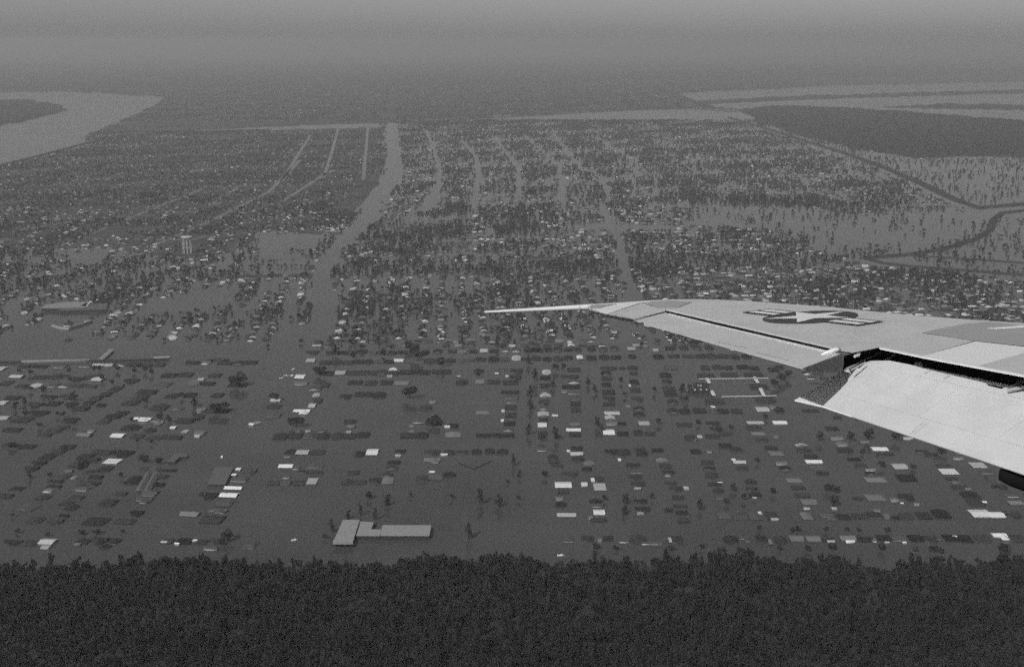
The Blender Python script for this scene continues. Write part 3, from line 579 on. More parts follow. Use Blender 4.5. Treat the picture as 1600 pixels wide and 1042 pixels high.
def trunk_mesh(seed, tall):
    r = random.Random(seed)
    parts = [tube([(0, 0, -.1), (r.uniform(-.01, .01), r.uniform(-.01, .01), .3), (r.uniform(-.03, .03), r.uniform(-.03, .03), .75 if not tall else .93)], [.028, .020, .006], 6)]
    for i in range(5):
        a = i * 1.26 + r.uniform(-.3, .3); z = r.uniform(.26, .5) + (.06 * i if tall else 0); L = (.12 if tall else .26)
        parts.append(tube([(0, 0, z), (L * .6 * math.cos(a), L * .6 * math.sin(a), z + .1), (L * math.cos(a), L * math.sin(a), z + .22)], [.012, .008, .003], 5))
    return join(parts)
TREES = []
for i in range(4):
    TREES.append((simple_mesh('crown', crown_mesh('c', 40 + i, 190, False, 1.3), M['leaf']), simple_mesh('trunk', trunk_mesh(i, False), M['bark'])))
TALL = []
for i in range(3):
    TALL.append((simple_mesh('crown', crown_mesh('c', 60 + i, 150, True, 1.0), M['leaf']), simple_mesh('trunk', trunk_mesh(20 + i, True), M['bark'])))

# section | order | "x y(base) width height" in photo pixels; height counts the tree itself, its mirror image is the water's
TSECT = r"""
open water behind the grey school|x|519 832 7 22;545 811 8 14;563 806 6 18;588 812 7 18;607 790 9 18;642 777 6 8;706 780 8 9;750 788 9 24;779 792 10 20;811 782 8 9;733 842 8 26;801 728 6 18;811 746 6 12;851 746 10 12;793 755 6 6;575 780 14 12
gaps between the columns at centre right|x|836 596 7 20;828 622 8 20;829 640 7 16;826 680 8 18;868 688 10 20;847 690 12 10;918 602 6 12;930 614 7 12;933 668 8 16;941 674 7 10;970 598 7 9;976 620 7 8;1023 614 8 10;1067 614 9 14;1072 628 8 10;1028 664 9 11;1091 664 8 9;1142 672 8 9;880 580 9 12;864 606 7 12;944 783 8 10;978 788 10 16;976 804 8 14;1018 780 8 10;1092 796 9 16;1135 788 10 10;1146 768 8 12;1162 782 9 12;1208 772 10 12;1183 724 8 10
open channel right of the school playground|x|1221 598 16 16;1210 606 12 14;1232 592 12 14;1196 655 8 9
dark clumps below the lowered flap|x|1280 690 12 16;1328 692 13 18;1357 688 16 20;1400 690 16 14;1377 732 12 12;1427 733 10 9;1347 709 8 8;1302 792 15 18;1300 770 26 12;1471 710 14 12;1290 830 9 8
strip of bushes along the right woods|x|1238 832 8 9;1247 831 9 9;1323 831 8 8;1342 831 8 7;1386 831 10 8;1300 860 14 14;1262 862 10 10;1378 860 14 12;1430 862 9 9;1458 864 16 12;1470 865 10 9;1568 868 22 18;1186 828 8 8;932 858 12 10;962 860 10 8;1048 861 12 9;1130 862 10 8;1096 858 9 8;1217 860 10 9
strip of trees along the left woods|x|355 846 20 18;345 852 12 10;128 836 12 9;150 835 14 9;192 834 7 7;28 833 8 8;75 838 8 7;508 842 8 8;20 808 7 7
big round trees in the open centre|x|640 624 26 20;678 664 24 14;463 668 27 18;372 604 30 20;430 626 18 12;342 645 34 16
left-hand blocks among the slanting roofs|x|130 742 20 22;46 748 6 12;78 746 8 9;189 746 7 9;225 724 16 14;250 726 14 12;217 752 8 8;115 628 10 16;24 640 8 12;37 632 8 12;40 652 10 10;99 652 8 10;90 651 7 9;116 665 7 9;250 656 12 12;264 660 8 12;160 595 8 9;48 586 9 9;148 581 9 10;156 580 8 9;184 580 10 10;210 583 8 9;227 582 8 10;237 586 8 10;108 583 7 9;30 583 7 8;175 602 8 10;48 612 8 10;68 614 8 12;215 693 7 8;237 694 7 8;20 700 14 10;302 636 10 14;285 622 8 10;228 630 8 8;205 660 7 9;62 668 10 9
rows above the open centre|x|524 555 9 16;500 586 22 14;551 560 10 10;598 556 9 10;648 558 16 22;653 566 16 18;688 574 14 16;747 590 8 10;723 540 6 12;777 545 6 20;838 552 14 10;826 570 7 14;868 580 10 12;640 548 14 14;565 548 8 10;612 546 8 8;470 536 8 7;419 543 6 5
"""
TREE_SPOTS = []
for line in TSECT.strip().splitlines():
    phrase, order, data = line.split('|')
    L = sorted([tuple(map(float, it.split())) for it in data.split(';')])
    for i, (x, y, wd_, ht) in enumerate(L):
        s = pxm(y); g = gz(x, y); hm = max(ht / s / .93, 4.0); wm = max(wd_ / s, 2.5)
        tall = hm > 1.5 * wm
        cm, tm = (TALL if tall else TREES)[rnd.randrange(3 if tall else 4)]
        e = empty('tree', (g.x, g.y, 0), rnd.uniform(0, 6.28))
        c = inst('crown', cm, e); kx = wm / (.62 if tall else 1.05); c.scale = (kx, kx, hm)
        t = inst('trunk', tm, e); t.scale = (hm * .8, hm * .8, hm)
        TREE_SPOTS.append((g.x, g.y))
        kind = 'tall narrow tree' if tall else ('small round tree' if wm < 8 else 'broad leafy tree')
        tag(e, 'dark %s, %s from left in the %s' % (kind, ordw(i + 1), phrase), 'tree', 'trees standing in the flood')

def blob_template(n=1, seed=3):
    bm = bmesh.new(); bmesh.ops.create_icosphere(bm, subdivisions=n, radius=.5)
    r = random.Random(seed)
    for v in bm.verts:
        v.co *= r.uniform(.7, 1.2); v.co.z = v.co.z * .9 + .5
        if v.co.z < .15: v.co.z = 0; v.co.x *= .5; v.co.y *= .5
    V = [tuple(v.co) for v in bm.verts]; Fc = [tuple(v.index for v in f.verts) for f in bm.faces]; bm.free(); return V, Fc
BT = blob_template()
# leaf-tuft template for middle-distance trees: a ragged bunch of faces
def tuft_template(nl=22, seed=9):
    V, Fc = crown_mesh('t', seed, nl, False, 3.0)
    V = [(v[0] * .95, v[1] * .95, v[2] - .08) for v in V]
    k = len(V); V += [(-.03, 0, -.05), (.03, 0, -.05), (.02, 0, .6), (-.02, 0, .6)]; Fc.append((k, k + 1, k + 2, k + 3))
    return V, Fc
# scattered trees beside the houses
tx, ty = [], []
for rep_ in range(5):
    k = rng.random(n) < np.where(py < 330, .95, np.where(py < 436, .75, .5))
    x_ = FX[k] + rng.normal(0, 12, k.sum()); y_ = FY[k] + rng.normal(0, 12, k.sum())
    cl = clump(x_, y_, 70.0); kk = rng.random(len(x_)) < np.clip(.42 + .6 * cl, .04, 1)
    tx.append(x_[kk]); ty.append(y_[kk])
tx = np.concatenate(tx); ty = np.concatenate(ty)
# woods
def fill(poly, sp, ylim=None):
    xs = [gz(*p) for p in poly]; x0, x1 = min(p.x for p in xs), max(p.x for p in xs); y0, y1 = min(p.y for p in xs), max(p.y for p in xs)
    m = int((x1 - x0) * (y1 - y0) / sp ** 2)
    X = rng.uniform(x0, x1, m); Y = rng.uniform(y0, y1, m); a, b = to_px(X, Y); wob = clump(X, Y, 45.0); kq = inpoly(a + wob * 14, b + wob * 4, poly) & (rng.random(m) < np.clip(.75 + .5 * clump(X + 900, Y, 60.0), .12, 1)); return X[kq], Y[kq]
wx, wy, = [], []
for poly in WOODS[:-2]:
    a, b = fill(poly, 12.5); wx.append(a); wy.append(b)
# loose trees in the open water and along its margins
for poly, sp in (([(1075, 322), (1400, 328), (1530, 345), (1520, 380), (1440, 396), (1340, 402), (1240, 375)], 55),
                 ([(1225, 222), (1330, 232), (1440, 248), (1560, 244), (1760, 238), (1760, 318), (1530, 322), (1400, 272)], 34),
                 ([(1430, 404), (1560, 340), (1760, 330), (1760, 450), (1500, 420)], 26),
                 ([(360, 402), (480, 402), (480, 424), (360, 424)], 40), ([(1200, 360), (1440, 392), (1330, 412), (1200, 395)], 24),
                 ([(640, 386), (960, 380), (960, 402), (560, 410)], 30), ([(1060, 330), (1420, 322), (1420, 348), (1250, 340), (1060, 342)], 30)):
    a, b = fill(poly, sp); wx.append(a); wy.append(b)
wx = np.concatenate(wx); wy = np.concatenate(wy)
# a row of trees across the basin
bx = np.linspace(365, 478, 16); brow = [gz(a + rnd.uniform(-2, 2), 417 + rnd.uniform(-1.5, 1.5)) for a in bx if rnd.random() < .85]
TX = np.concatenate([tx, wx, [p.x for p in brow]]); TY = np.concatenate([ty, wy, [p.y for p in brow]])
a, b = to_px(TX, TY); k = (a > -160) & (a < np.where(b > 541, 2300, 1900)) & ((b < 540) | (a > 1620)) & (b < 860) & ~inpoly(a, b, CANAL) 
for L in STREETS: k &= ~near_line(TX, TY, L, 8)
TX, TY = TX[k], TY[k]; a, b = to_px(TX, TY)
nt_ = len(TX); print('town trees', nt_)
hh = rng.uniform(4, 9.5, nt_); ww = hh * rng.uniform(.6, 1.1, nt_)
farther = b < 195; ww = np.where(farther, ww * 2.2, ww)
nearm = b > 300
def tree_mass(name, sel, temps, label):
    Vs, Fs, Ss, off = [], [], [], 0
    ids = np.nonzero(sel)[0]
    for j, T in enumerate(temps):
        q = ids[j::len(temps)]
        if not len(q): continue
        V, ff, sz = replicate(T[0], T[1], np.stack([TX[q], TY[q], np.zeros(len(q))], -1), rng.uniform(0, 6.28, len(q)), np.stack([ww[q], ww[q], hh[q]], -1), jitter=.08)
        Vs.append(V); Fs.append(ff + off); Ss.append(sz); off += len(V)
    o = bulk(name, np.concatenate(Vs), np.concatenate(Fs), np.concatenate(Ss), M['leaf_far']); return stuff(o, label, 'trees')
tree_mass('town_trees', nearm, [tuft_template(14, s) for s in (9, 10, 12, 13)], 'dark trees between the flooded houses of the town')
tree_mass('distant_trees', ~nearm, [blob_template(1, s) for s in (3, 4, 5)], 'hazy far trees around the distant streets')

# canopy over the far woods: one uneven sheet each
def canopy(name, poly, cell, h0, h1, label):
    xs = [gz(*p) for p in poly]; x0, x1 = min(p.x for p in xs), max(p.x for p in xs); y0, y1 = min(p.y for p in xs), max(p.y for p in xs)
    nx, ny = int((x1 - x0) / cell) + 1, int((y1 - y0) / cell) + 1
    X, Y = np.meshgrid(np.linspace(x0, x1, nx), np.linspace(y0, y1, ny)); a, b = to_px(X, Y); ins = inpoly(a, b, poly)
    wob = clump(X, Y, 150.0); ins = inpoly(a + wob * 10, b + wob * 1.5, poly) & (rng.random(X.shape) < .97)
    Z = np.where(ins, rng.uniform(h0, h1, X.shape), -1.0)
    X = X + rng.uniform(-.3, .3, X.shape) * cell; Y = Y + rng.uniform(-.3, .3, Y.shape) * cell
    V = np.stack([X, Y, Z], -1).reshape(-1, 3); idx = np.arange(nx * ny).reshape(ny, nx)
    q = ins[:-1, :-1] | ins[1:, :-1] | ins[:-1, 1:] | ins[1:, 1:]
    Fq = np.stack([idx[:-1, :-1][q], idx[:-1, 1:][q], idx[1:, 1:][q], idx[1:, :-1][q]], -1)
    o = bulk(name, V, Fq.ravel(), np.full(len(Fq), 4), M['leaf_far']); return stuff(o, label, 'woods')
canopy('marsh_woods', DARKLAND, 22, 3, 11, 'dark far woods on the marsh beyond the levee')
canopy('island_woods', ISLAND, 30, 2, 10, 'dark wooded point in the river bend')
canopy('far_woods', [(-400, 100), (2000, 100), (2000, 110), (1700, 114), (1300, 119), (1000, 124), (700, 132), (400, 134), (240, 138), (100, 140), (-60, 145), (-400, 150)], 150, 1, 14, 'faint woods and town at the hazy far shore')

# ------------------------------------------------------------------ the swamp woods in front
def wood_tree(seed, tall):
    V, Fc = crown_mesh('w', seed, 130, tall, 1.25 if not tall else 1.1)
    me = bpy.data.meshes.new('swamp_tree'); tv, tf = trunk_mesh(seed, tall)
    k = len(V); V2 = list(V) + list(tv); F2 = Fc + [tuple(i + k for i in f) for f in tf]
    me.from_pydata([tuple(v) for v in V2], [], F2); me.update()
    me.materials.append(M['wood_leaf']); me.materials.append(M['bark'])
    me.polygons.foreach_set('material_index', [0] * len(Fc) + [1] * len(tf)); return me
wcol = bpy.data.collections.new('swamp_tree_kinds')
for i in range(6):
    o = bpy.data.objects.new('swamp_tree_kind', wood_tree(100 + i, i % 2 == 0)); wcol.objects.link(o)
yF = gz(800, 888).y
pts = []
m = 27000
X = rng.uniform(-640, 640, m); Y = rng.uniform(760, yF + 30, m)
edge = yF - 4 + 9 * clump(X, X * 0, 25.0) + rng.exponential(2.5, m)
k = Y < edge
k &= rng.random(m) < np.clip(.7 + .4 * clump(X, Y, 22.0), .15, 1)
X, Y = X[k], Y[k]
base = bpy.data.meshes.new('swamp_woods'); base.from_pydata([(a, b, 0) for a, b in zip(X, Y)], [], [])
woods = bpy.data.objects.new('swamp_woods', base); COL.objects.link(woods)
stuff(woods, 'dense dark swamp woods filling the foreground', 'woods')
ng = bpy.data.node_groups.new('plant_woods', 'GeometryNodeTree')
ng.interface.new_socket('Geometry', in_out='INPUT', socket_type='NodeSocketGeometry')
ng.interface.new_socket('Geometry', in_out='OUTPUT', socket_type='NodeSocketGeometry')
N = ng.nodes; gi = N.new('NodeGroupInput'); go = N.new('NodeGroupOutput')
ci = N.new('GeometryNodeCollectionInfo'); ci.inputs['Collection'].default_value = wcol
ci.inputs['Separate Children'].default_value = True; ci.inputs['Reset Children'].default_value = True
ip = N.new('GeometryNodeInstanceOnPoints'); ip.inputs['Pick Instance'].default_value = True
rv = N.new('FunctionNodeRandomValue'); rv.data_type = 'FLOAT_VECTOR'; rv.inputs['Max'].default_value = (.1, .1, 6.28)
rs = N.new('FunctionNodeRandomValue'); rs.data_type = 'FLOAT_VECTOR'
rs.inputs['Min'].default_value = (4, 4, 5); rs.inputs['Max'].default_value = (11, 11, 17); rs.inputs['Seed'].default_value = 4
ng.links.new(gi.outputs[0], ip.inputs['Points']); ng.links.new(ci.outputs[0], ip.inputs['Instance'])
ng.links.new(rv.outputs[0], ip.inputs['Rotation']); ng.links.new(rs.outputs[0], ip.inputs['Scale']); ng.links.new(ip.outputs[0], go.inputs[0])
md = woods.modifiers.new('plants', 'NODES'); md.node_group = ng
structure(obj('swamp_ground', [(-900, 500, .15), (900, 500, .15), (900, yF - 6, .15), (-900, yF - 6, .15)], [(0, 1, 2, 3)], M['land']))

# ------------------------------------------------------------------ larger buildings
def flat_building(name, polys, label, cat, loc_px, m_roof='gravel', m_wall='darkwall'):
    e = empty(name, gz(*loc_px))
    for (poly, h, kind) in polys:
        P_ = [gz(a, b, h) - e.location for a, b in poly]
        n_ = len(P_); c_ = sum(P_, Vector()) / n_
        wallp = [c_ + (p - c_) * .985 for p in P_]
        v, f = prism([(p.x, p.y) for p in wallp], -1, h - .35); obj('wall', v, f, M[m_wall], e)
        v, f = prism([(p.x, p.y) for p in P_], h - .35, h); obj('roof', v, f, M[kind or m_roof], e)
    return tag(e, label, cat)
gs = flat_building('school_building', [([(536, 811.5), (562, 811.5), (551.5, 846), (520.5, 846)], 5.0, None),
    ([(563.5, 814), (584, 815.5), (580, 826.5), (596, 826.5), (594, 836.5), (556.5, 836.5)], 4.2, None),
    ([(597.2, 820), (674, 820), (671, 836.5), (594.6, 836.5)], 4.35, None)], 'long L-shaped school with pale grey gravel roofs near the woods', 'school', (560, 842))
fr = gz(536, 850)
cn = []
for i in range(11):
    a = gz(521.5 + i * 2.95, 850.3); v, f = box(a.x - .25, a.x + .25, a.y - .3, a.y + .3, -1, 4.6)
    o = obj('column', [(p[0] - gs.location.x, p[1] - gs.location.y, p[2]) for p in v], f, M['conc'], gs)
a, b, c_, d_ = gz(520.5, 845.6, 4.9), gz(551.5, 845.6, 4.9), gz(551, 849.5, 4.9), gz(520, 849.5, 4.9)
v, f = prism([(p.x - gs.location.x, p.y - gs.location.y) for p in (d_, c_, b, a)], 4.6, 4.95); obj('canopy', v, f, M['conc'], gs)
for i, px_ in enumerate((572, 590, 610, 632, 656)):
    a = gz(px_, 840.5); v, f = box(a.x - .3, a.x + .3, a.y - .3, a.y + .3, -1, 3.6)
    obj('column', [(p[0] - gs.location.x, p[1] - gs.location.y, p[2]) for p in v], f, M['conc'], gs)

# the school of hip-roofed pavilions joined by covered walks
def pavilion(x, y, wpx, hpx, label, name='school_pavilion'):
    s = pxm(y); wd_ = wpx / s; dp_ = hpx * mpy(y) * .75; p = gz(x, y + 1); e = empty(name, (p.x, p.y, 0), shear_angle(x, y))
    r = inst('roof', RM['hip'], e); r.location = (0, 0, 1.6); r.scale = (wd_, dp_, 2.6); r.color = (.04,) * 3 + (1,)
    q = inst('wall', WALLM, e); q.scale = (wd_, dp_, 1.6); q.color = (.06,) * 3 + (1,); q.location = (0, 0, -.004)
    return tag(e, label, 'school', 'pavilions of the walled school')
for x, y, a, b, wh in ((1103, 587, 26, 8, 'far left corner'), (1140, 586, 26, 8, 'middle of the far side'), (1177, 585, 28, 8, 'far right corner'),
                       (1186, 604, 28, 9, 'middle of the right side'), (1117, 627, 30, 9, 'near left corner'), (1196, 624, 30, 10, 'near right corner')):
    pavilion(x, y, a, b, 'dark hipped school pavilion at the %s of the court' % wh)
mh = flat_building('school_hall', [([(1082, 598), (1104, 598), (1110, 610), (1086, 610)], 5.0, 'darkwall'), ([(1073, 600), (1081, 600), (1084, 611), (1075, 611)], 3.5, 'darkwall')],
                   'black square school hall left of the pavilion court', 'school', (1095, 613), m_roof='darkwall')
for (x0, y0, x1, y1) in ((1080.6, 598.5, 1085, 610.5), (1072, 600, 1075, 611)):
    a, b = gz(x0, y0, 5.05) - mh.location, gz(x1, y1, 5.05) - mh.location
    v, f = tube([a, b], [.45, .45], 6); obj('parapet', v, f, M['conc'], mh)
for x0, y0 in ((1091, 602.5), (1095, 602.5), (1086, 609), (1095, 609), (1104, 609)):
    a = gz(x0, y0, 5.0) - mh.location; v, f = box(a.x - .9, a.x + .9, a.y - 1.2, a.y + 1.2, 5.0, 5.9); obj('roof_vent', v, f, M['white'], mh)
def walk(pts, wid, label, h=3.0):
    A, B = gz(*pts[0], h), gz(*pts[1], h); mid = (A + B) / 2; e = empty('covered_walk', (mid.x, mid.y, 0))
    d = (B - A).normalized(); s = Vector((-d.y, d.x, 0)) * wid / 2
    poly = [A - s, B - s, B + s, A + s]; v, f = prism([(p.x - mid.x, p.y - mid.y) for p in poly], h - .3, h); obj('roof', v, f, M['white'], e)
    k_ = max(2, int((B - A).length / 9))
    for i in range(k_ + 1):
        c = A + (B - A) * (i / k_) - mid; v, f = box(c.x - .15, c.x + .15, c.y - .15, c.y + .15, -1, h - .3); obj('post', v, f, M['conc'], e)
    return tag(e, label, 'walkway', 'covered walks of the school')
walk(((1092, 591.5), (1200, 590.5)), 2.6, 'long pale covered walk along the far side of the court')
walk(((1128, 619.3), (1214, 617.8)), 2.6, 'long pale covered walk along the near side of the court')
walk(((1104.5, 590), (1108.5, 598)), 4.8, 'short bright covered walk at the court\'s far left corner')
walk(((1111.5, 609.5), (1115.5, 617.5)), 4.8, 'short bright covered walk at the court\'s near left corner')
walk(((1179, 588.5), (1184, 597.5)), 4.8, 'short bright covered walk at the court\'s far right corner')
walk(((1188, 606), (1193, 617)), 4.8, 'short bright covered walk at the court\'s near right corner')

big = flat_building('warehouse', [([(336, 729.5), (365, 729.5), (352, 756), (324, 756)], 3.0, 'tar')],
                    'large plain grey roof beside the two long white roofs', 'warehouse', (345, 756))
flat_building('annex_building', [([(273, 708), (294, 708), (292, 713), (281, 713), (273, 721), (262, 721)], 3.0, 'tar')], 'small bent grey roof alone right of the terraced column', 'building', (275, 718))
for i, dx in enumerate((0, 10)):   # two long gables beside the terraced column
    A, B = gz(217 + dx * 1.2, 766, 2), gz(233 + dx * 1.2, 737, 2); mid = (A + B) / 2; d = (B - A)
    e = empty('long_gabled_house', (mid.x, mid.y, 0), math.atan2(-d.x, d.y))
    r = inst('roof', RM['gable_y'], e); r.location = (0, 0, 1.4); r.scale = (7.5, d.length, 1.8); r.color = (.13,) * 3 + (1,)
    q = inst('wall', WALLM, e); q.scale = (7.5, d.length, 1.4); q.color = (.2,) * 3 + (1,); q.location = (0, 0, -.004)
    tag(e, ('left' if i == 0 else 'right') + ' one of two long narrow grey gables beside terraced roofs', 'house')
# industrial sheds and walls at middle left
flat_building('factory_shed', [([(98, 472), (139, 471), (133, 480.5), (64, 481.5), (72, 476)], 6.0, 'conc')], 'wide grey factory roof above the floodwall at left', 'factory', (100, 482))
flat_building('factory_hall', [([(134, 475), (168, 474), (166, 483), (92, 485), (95, 481)], 5.0, 'tar')], 'dark low factory hall joined below the wide grey roof', 'factory', (130, 485))
flat_building('market_building', [([(140, 470), (143, 471), (135, 479), (126, 477.5)], 6.0, 'white')], 'slanting white roof right of the factory at left', 'building', (134, 480))
def wall_line(name, pts, h, t, label, m='conc', cat='wall'):
    P_ = [gz(*p) for p in pts]; o0 = sum(P_, Vector()) / len(P_); V, Fc = [], []
    for i, p in enumerate(P_):
        d = (P_[min(i + 1, len(P_) - 1)] - P_[max(i - 1, 0)]).normalized(); s = Vector((-d.y, d.x, 0)) * t / 2
        for q, z in ((p - s, -1), (p - s, h), (p + s, h), (p + s, -1)): V.append((q.x - o0.x, q.y - o0.y, z))
    for i in range(len(P_) - 1):
        for k_ in range(3): Fc.append((i * 4 + k_, i * 4 + k_ + 1, i * 4 + 5 + k_, i * 4 + 4 + k_))
    e_ = (len(P_) - 1) * 4; Fc += [(0, 3, 2, 1), (e_, e_ + 1, e_ + 2, e_ + 3)]
    o = obj(name, V, Fc, M[m]); o.location = o0; return tag(o, label, cat)
wall_line('flood_wall', [(82, 510), (94, 513.5), (107, 515), (125, 509), (143, 503)], 3.2, 3, 'pale bent floodwall in the water at left')
wall_line('sunken_roof_edge', [(718, 724), (741, 733), (768, 720)], .8, 1.2, 'thin dark V-shaped roof edge breaking the water behind the school', 'darkwall', 'roof edge')  # edge of a submerged roof, built as a thin wall
wall_line('long_wall', [(-60, 570), (0, 568), (130, 566), (265, 563.5)], 3.2, 2.5, 'long dark wall across the left above the first rows', 'darkwall')
def low_shed(name, A_px, B_px, wid, h, label, m='conc'):
    A, B = gz(*A_px, h), gz(*B_px, h); mid = (A + B) / 2; d = B - A; e = empty(name, (mid.x, mid.y, 0), math.atan2(-d.x, d.y))
    r = inst('roof', RM['gable_y'], e); r.location = (0, 0, h - 1); r.scale = (wid, d.length, 1.4); r.color = (.32,) * 3 + (1,)
    q = inst('wall', WALLM, e); q.scale = (wid, d.length, h - 1); q.color = (.1,) * 3 + (1,); q.location = (0, 0, -.004)
    return tag(e, label, 'warehouse')
low_shed('long_shed', (34, 563.5), (140, 561.2), 13, 3.5, 'long pale shed roof behind the dark wall at left')
low_shed('narrow_shed', (158, 560), (175, 545), 8, 3.5, 'slanting narrow pale shed standing past the long shed')
low_shed('wall_end_shed', (240, 557.5), (265, 556.5), 11, 3.5, 'small pale shed at the right end of the dark wall')
low_shed('distant_block', (831, 402.5), (886, 401.5), 14, 5, 'long dark flat block beside the far tree belt')
bpy.data.objects['distant_block'].children[0].color = (.06, .06, .06, 1)
low_shed('distant_hall', (508, 361), (532, 360.5), 18, 5, 'pale far hall left of the canal')

# water tower
p0 = gz(293, 396); wt = empty('water_tower', (p0.x, p0.y, 0)); s_ = pxm(396); Ht = 27.5 / s_; Rt = 9.6 / s_
prof = [(0, 0), (.45, -.02), (.8, .05), (.97, .16), (1.0, .24), (.93, .33), (.7, .41), (.35, .46), (0, .47)]
V, Fc = [], []
ns = 32
for (r_, z_) in prof:
    for k_ in range(ns): t_ = 2 * math.pi * k_ / ns; V.append((Rt * r_ * math.cos(t_), Rt * r_ * math.sin(t_), Ht - Rt * .40 + Rt * z_))
for i in range(len(prof) - 1):
    for k_ in range(ns): Fc.append((i * ns + k_, i * ns + (k_ + 1) % ns, (i + 1) * ns + (k_ + 1) % ns, (i + 1) * ns + k_))
obj('tank', V, Fc, M['tank'], wt, smooth=True)
for k_ in range(8):
    t_ = 2 * math.pi * k_ / 8 + .2; c_, q_ = math.cos(t_), math.sin(t_)
    v, f = tube([(Rt * .68 * c_, Rt * .68 * q_, -2), (Rt * .68 * c_, Rt * .68 * q_, Ht - Rt * .33)], [.8, .7], 6); obj('leg', v, f, M['tank'], wt)
v, f = tube([(0, 0, -2), (0, 0, Ht - Rt * .36)], [1.8, 1.8], 10); obj('riser_pipe', v, f, M['tank'], wt)
for z_ in (.33, .62):
    ring = [(Rt * .68 * math.cos(t_), Rt * .68 * math.sin(t_), Ht * z_) for t_ in np.linspace(0, 2 * math.pi, 17)]
    v, f = tube(ring, [.35] * 17, 5); obj('brace_ring', v, f, M['tank'], wt)
tag(wt, 'pale round water tower on many legs at left', 'water tower')
low_shed('bright_hall', (313, 406), (324, 405), 9, 6, 'small bright white roof just below the water tower')
bpy.data.objects['bright_hall'].children[0].color = (.85, .85, .85, 1)

# small boats on the open channel
def boat(x, y, ang, label, L=6.5):
    p = gz(x, y); e = empty('boat', (p.x, p.y, 0), ang)
    xs = [-.5, -.2, .2, .42, .5]; wv = [.16, .2, .19, .09, .0]; V, Fc = [], []
    for a_, b_ in zip(xs, wv): V += [(a_ * L, -b_ * L, .75), (a_ * L, -b_ * L * .6, -.2), (a_ * L, b_ * L * .6, -.2), (a_ * L, b_ * L, .75)]
    for i in range(4):
        for k_ in range(3): Fc.append((i * 4 + k_, i * 4 + k_ + 1, i * 4 + 5 + k_, i * 4 + 4 + k_))
    Fc.append((0, 3, 2, 1)); obj('hull', V, Fc, M['white'], e)
    v, f = box(-.3 * L, .3 * L, -.15 * L, .15 * L, .45, .6); obj('deck', v, f, M['white'], e)
    v, f = box(-.05 * L, .22 * L, -.12 * L, .12 * L, .6, 1.6); obj('cabin', v, f, M['white'], e)
    return tag(e, label, 'boat', 'small boats on the channel')
for x, y, a, lab in ((440, 591, .6, 'tiny white boat, nearest of the dotted line on the channel'), (447, 587, .3, 'tiny white boat, second of the dotted line on the channel'),
                     (456, 587, .2, 'tiny white boat closest to the white boxy house'), (459, 577, 1.0, 'tiny white boat, farthest of the dotted line on the channel'),
                     (347, 714, 1.5, 'lone white boat left of the grid near the grey school'), (460, 844, .3, 'small white boat left of the grey school building'),
                     (876, 868, .1, 'white boat moored against the front woods in the middle')):
    boat(x, y, a, lab)
cab = empty('moored_barge', gz(399, 662), -.5)
v, f = box(-4.2, 4.2, -9, 9, -.3, .8); obj('hull', v, f, M['conc'], cab)
v, f = box(-3.6, 3.6, -8.6, -4.6, .8, 2.2); obj('cabin', v, f, M['white'], cab); v, f = tube([(0, 0, .8), (0, 0, 14)], [.14, .08], 6); obj('mast', v, f, M['conc'], cab)
tag(cab, 'small grey barge with thin mast alone in the channel', 'barge')

# ------------------------------------------------------------------ the aircraft wing
NC = Vector((-.051, .990, .134)).normalized(); DW = 2.79          # wing plane in camera axes
RW = Matrix(((1, 0, 0), (0, SP, -CP), (0, CP, SP)))               # camera axes -> world
def to_world(c): return RW @ Vector(c) + Vector((0, 0, H))
def wp(px_, py_, off=0.0):                                         # pixel to a point on (or off) the wing plane
    r = Vector(((px_ - 800) / F, (521 - py_) / F, -1.0)); t = (-DW + off) / NC.dot(r); return to_world(r * t)
NW = (RW @ NC).normalized()
M['skin'] = mat('wing_paint', .63, var=.09, scale=1.6, rough=.42, spec=.4, detail=8)
M['skin_light'] = mat('bright_wing_paint', .64, var=.08, scale=2.0, rough=.42, spec=.4, detail=8)
M['skin_dark'] = mat('walkway_and_shade_paint', .40, var=.06, scale=2.5, rough=.6, detail=8)  # darker grey paint, also used for the painted shade on the tip
M['wing_white'] = mat('white_trim_highlight', .90, var=.02, scale=3, rough=.4)  # white paint, also used for painted sun highlights along edges
M['black'] = mat('black_and_shade', .012, var=.2, scale=4, rough=.9, spec=.1)  # near-black for fairing and gaps, and the flap well's painted shade
M['navy'] = mat('insignia_blue', .06, var=.06, scale=4, rough=.5)
M['rubber'] = mat('dark_rod', .03, var=.1, scale=4, rough=.6)
M['rib'] = mat('rib_metal', .10, var=.35, scale=6, rough=.6, stretch=(6, 6, .6))
plane = empty('aircraft_wing', wp(1350, 530)); BASE = plane.location.copy()
tag(plane, 'grey military aircraft wing with star insignia, tip boom and lowered flap', 'aircraft')
def part(name, V, Fc, m, parent=None, smooth=False):
    return obj(name, [Vector(v) - BASE for v in V], Fc, M[m], parent or plane, smooth)
ST = [((920, 475.2), (921, 483.2)), ((940, 474.4), (946, 490.3)), ((970, 472.5), (982, 497)), ((1000, 470.4), (991, 499)), ((1025, 468.7), (1014, 492.6)), ((1052, 467.7), (1040, 486.2)),
      ((1085, 467.3), (1072, 493.7)), ((1120, 468), (1105, 501.3)), ((1160, 470), (1148, 511.3)), ((1200, 472.6), (1190, 521)), ((1250, 476.2), (1245, 533.8)), ((1300, 480), (1300, 546.4)), ((1335, 483.5), (1331, 551)),
      ((1375, 487.6), (1375, 542.4)), ((1440, 493.5), (1440, 556.4)), ((1520, 499.5), (1520, 571.3)), ((1600, 505), (1600, 586)), ((1750, 516), (1780, 619.5)), ((1950, 530), (1990, 658)), ((2500, 569), (2500, 752))]
CS = [0, .015, .05, .12, .3, .5, .7, .85, 1.0]
V, Fc = [], []
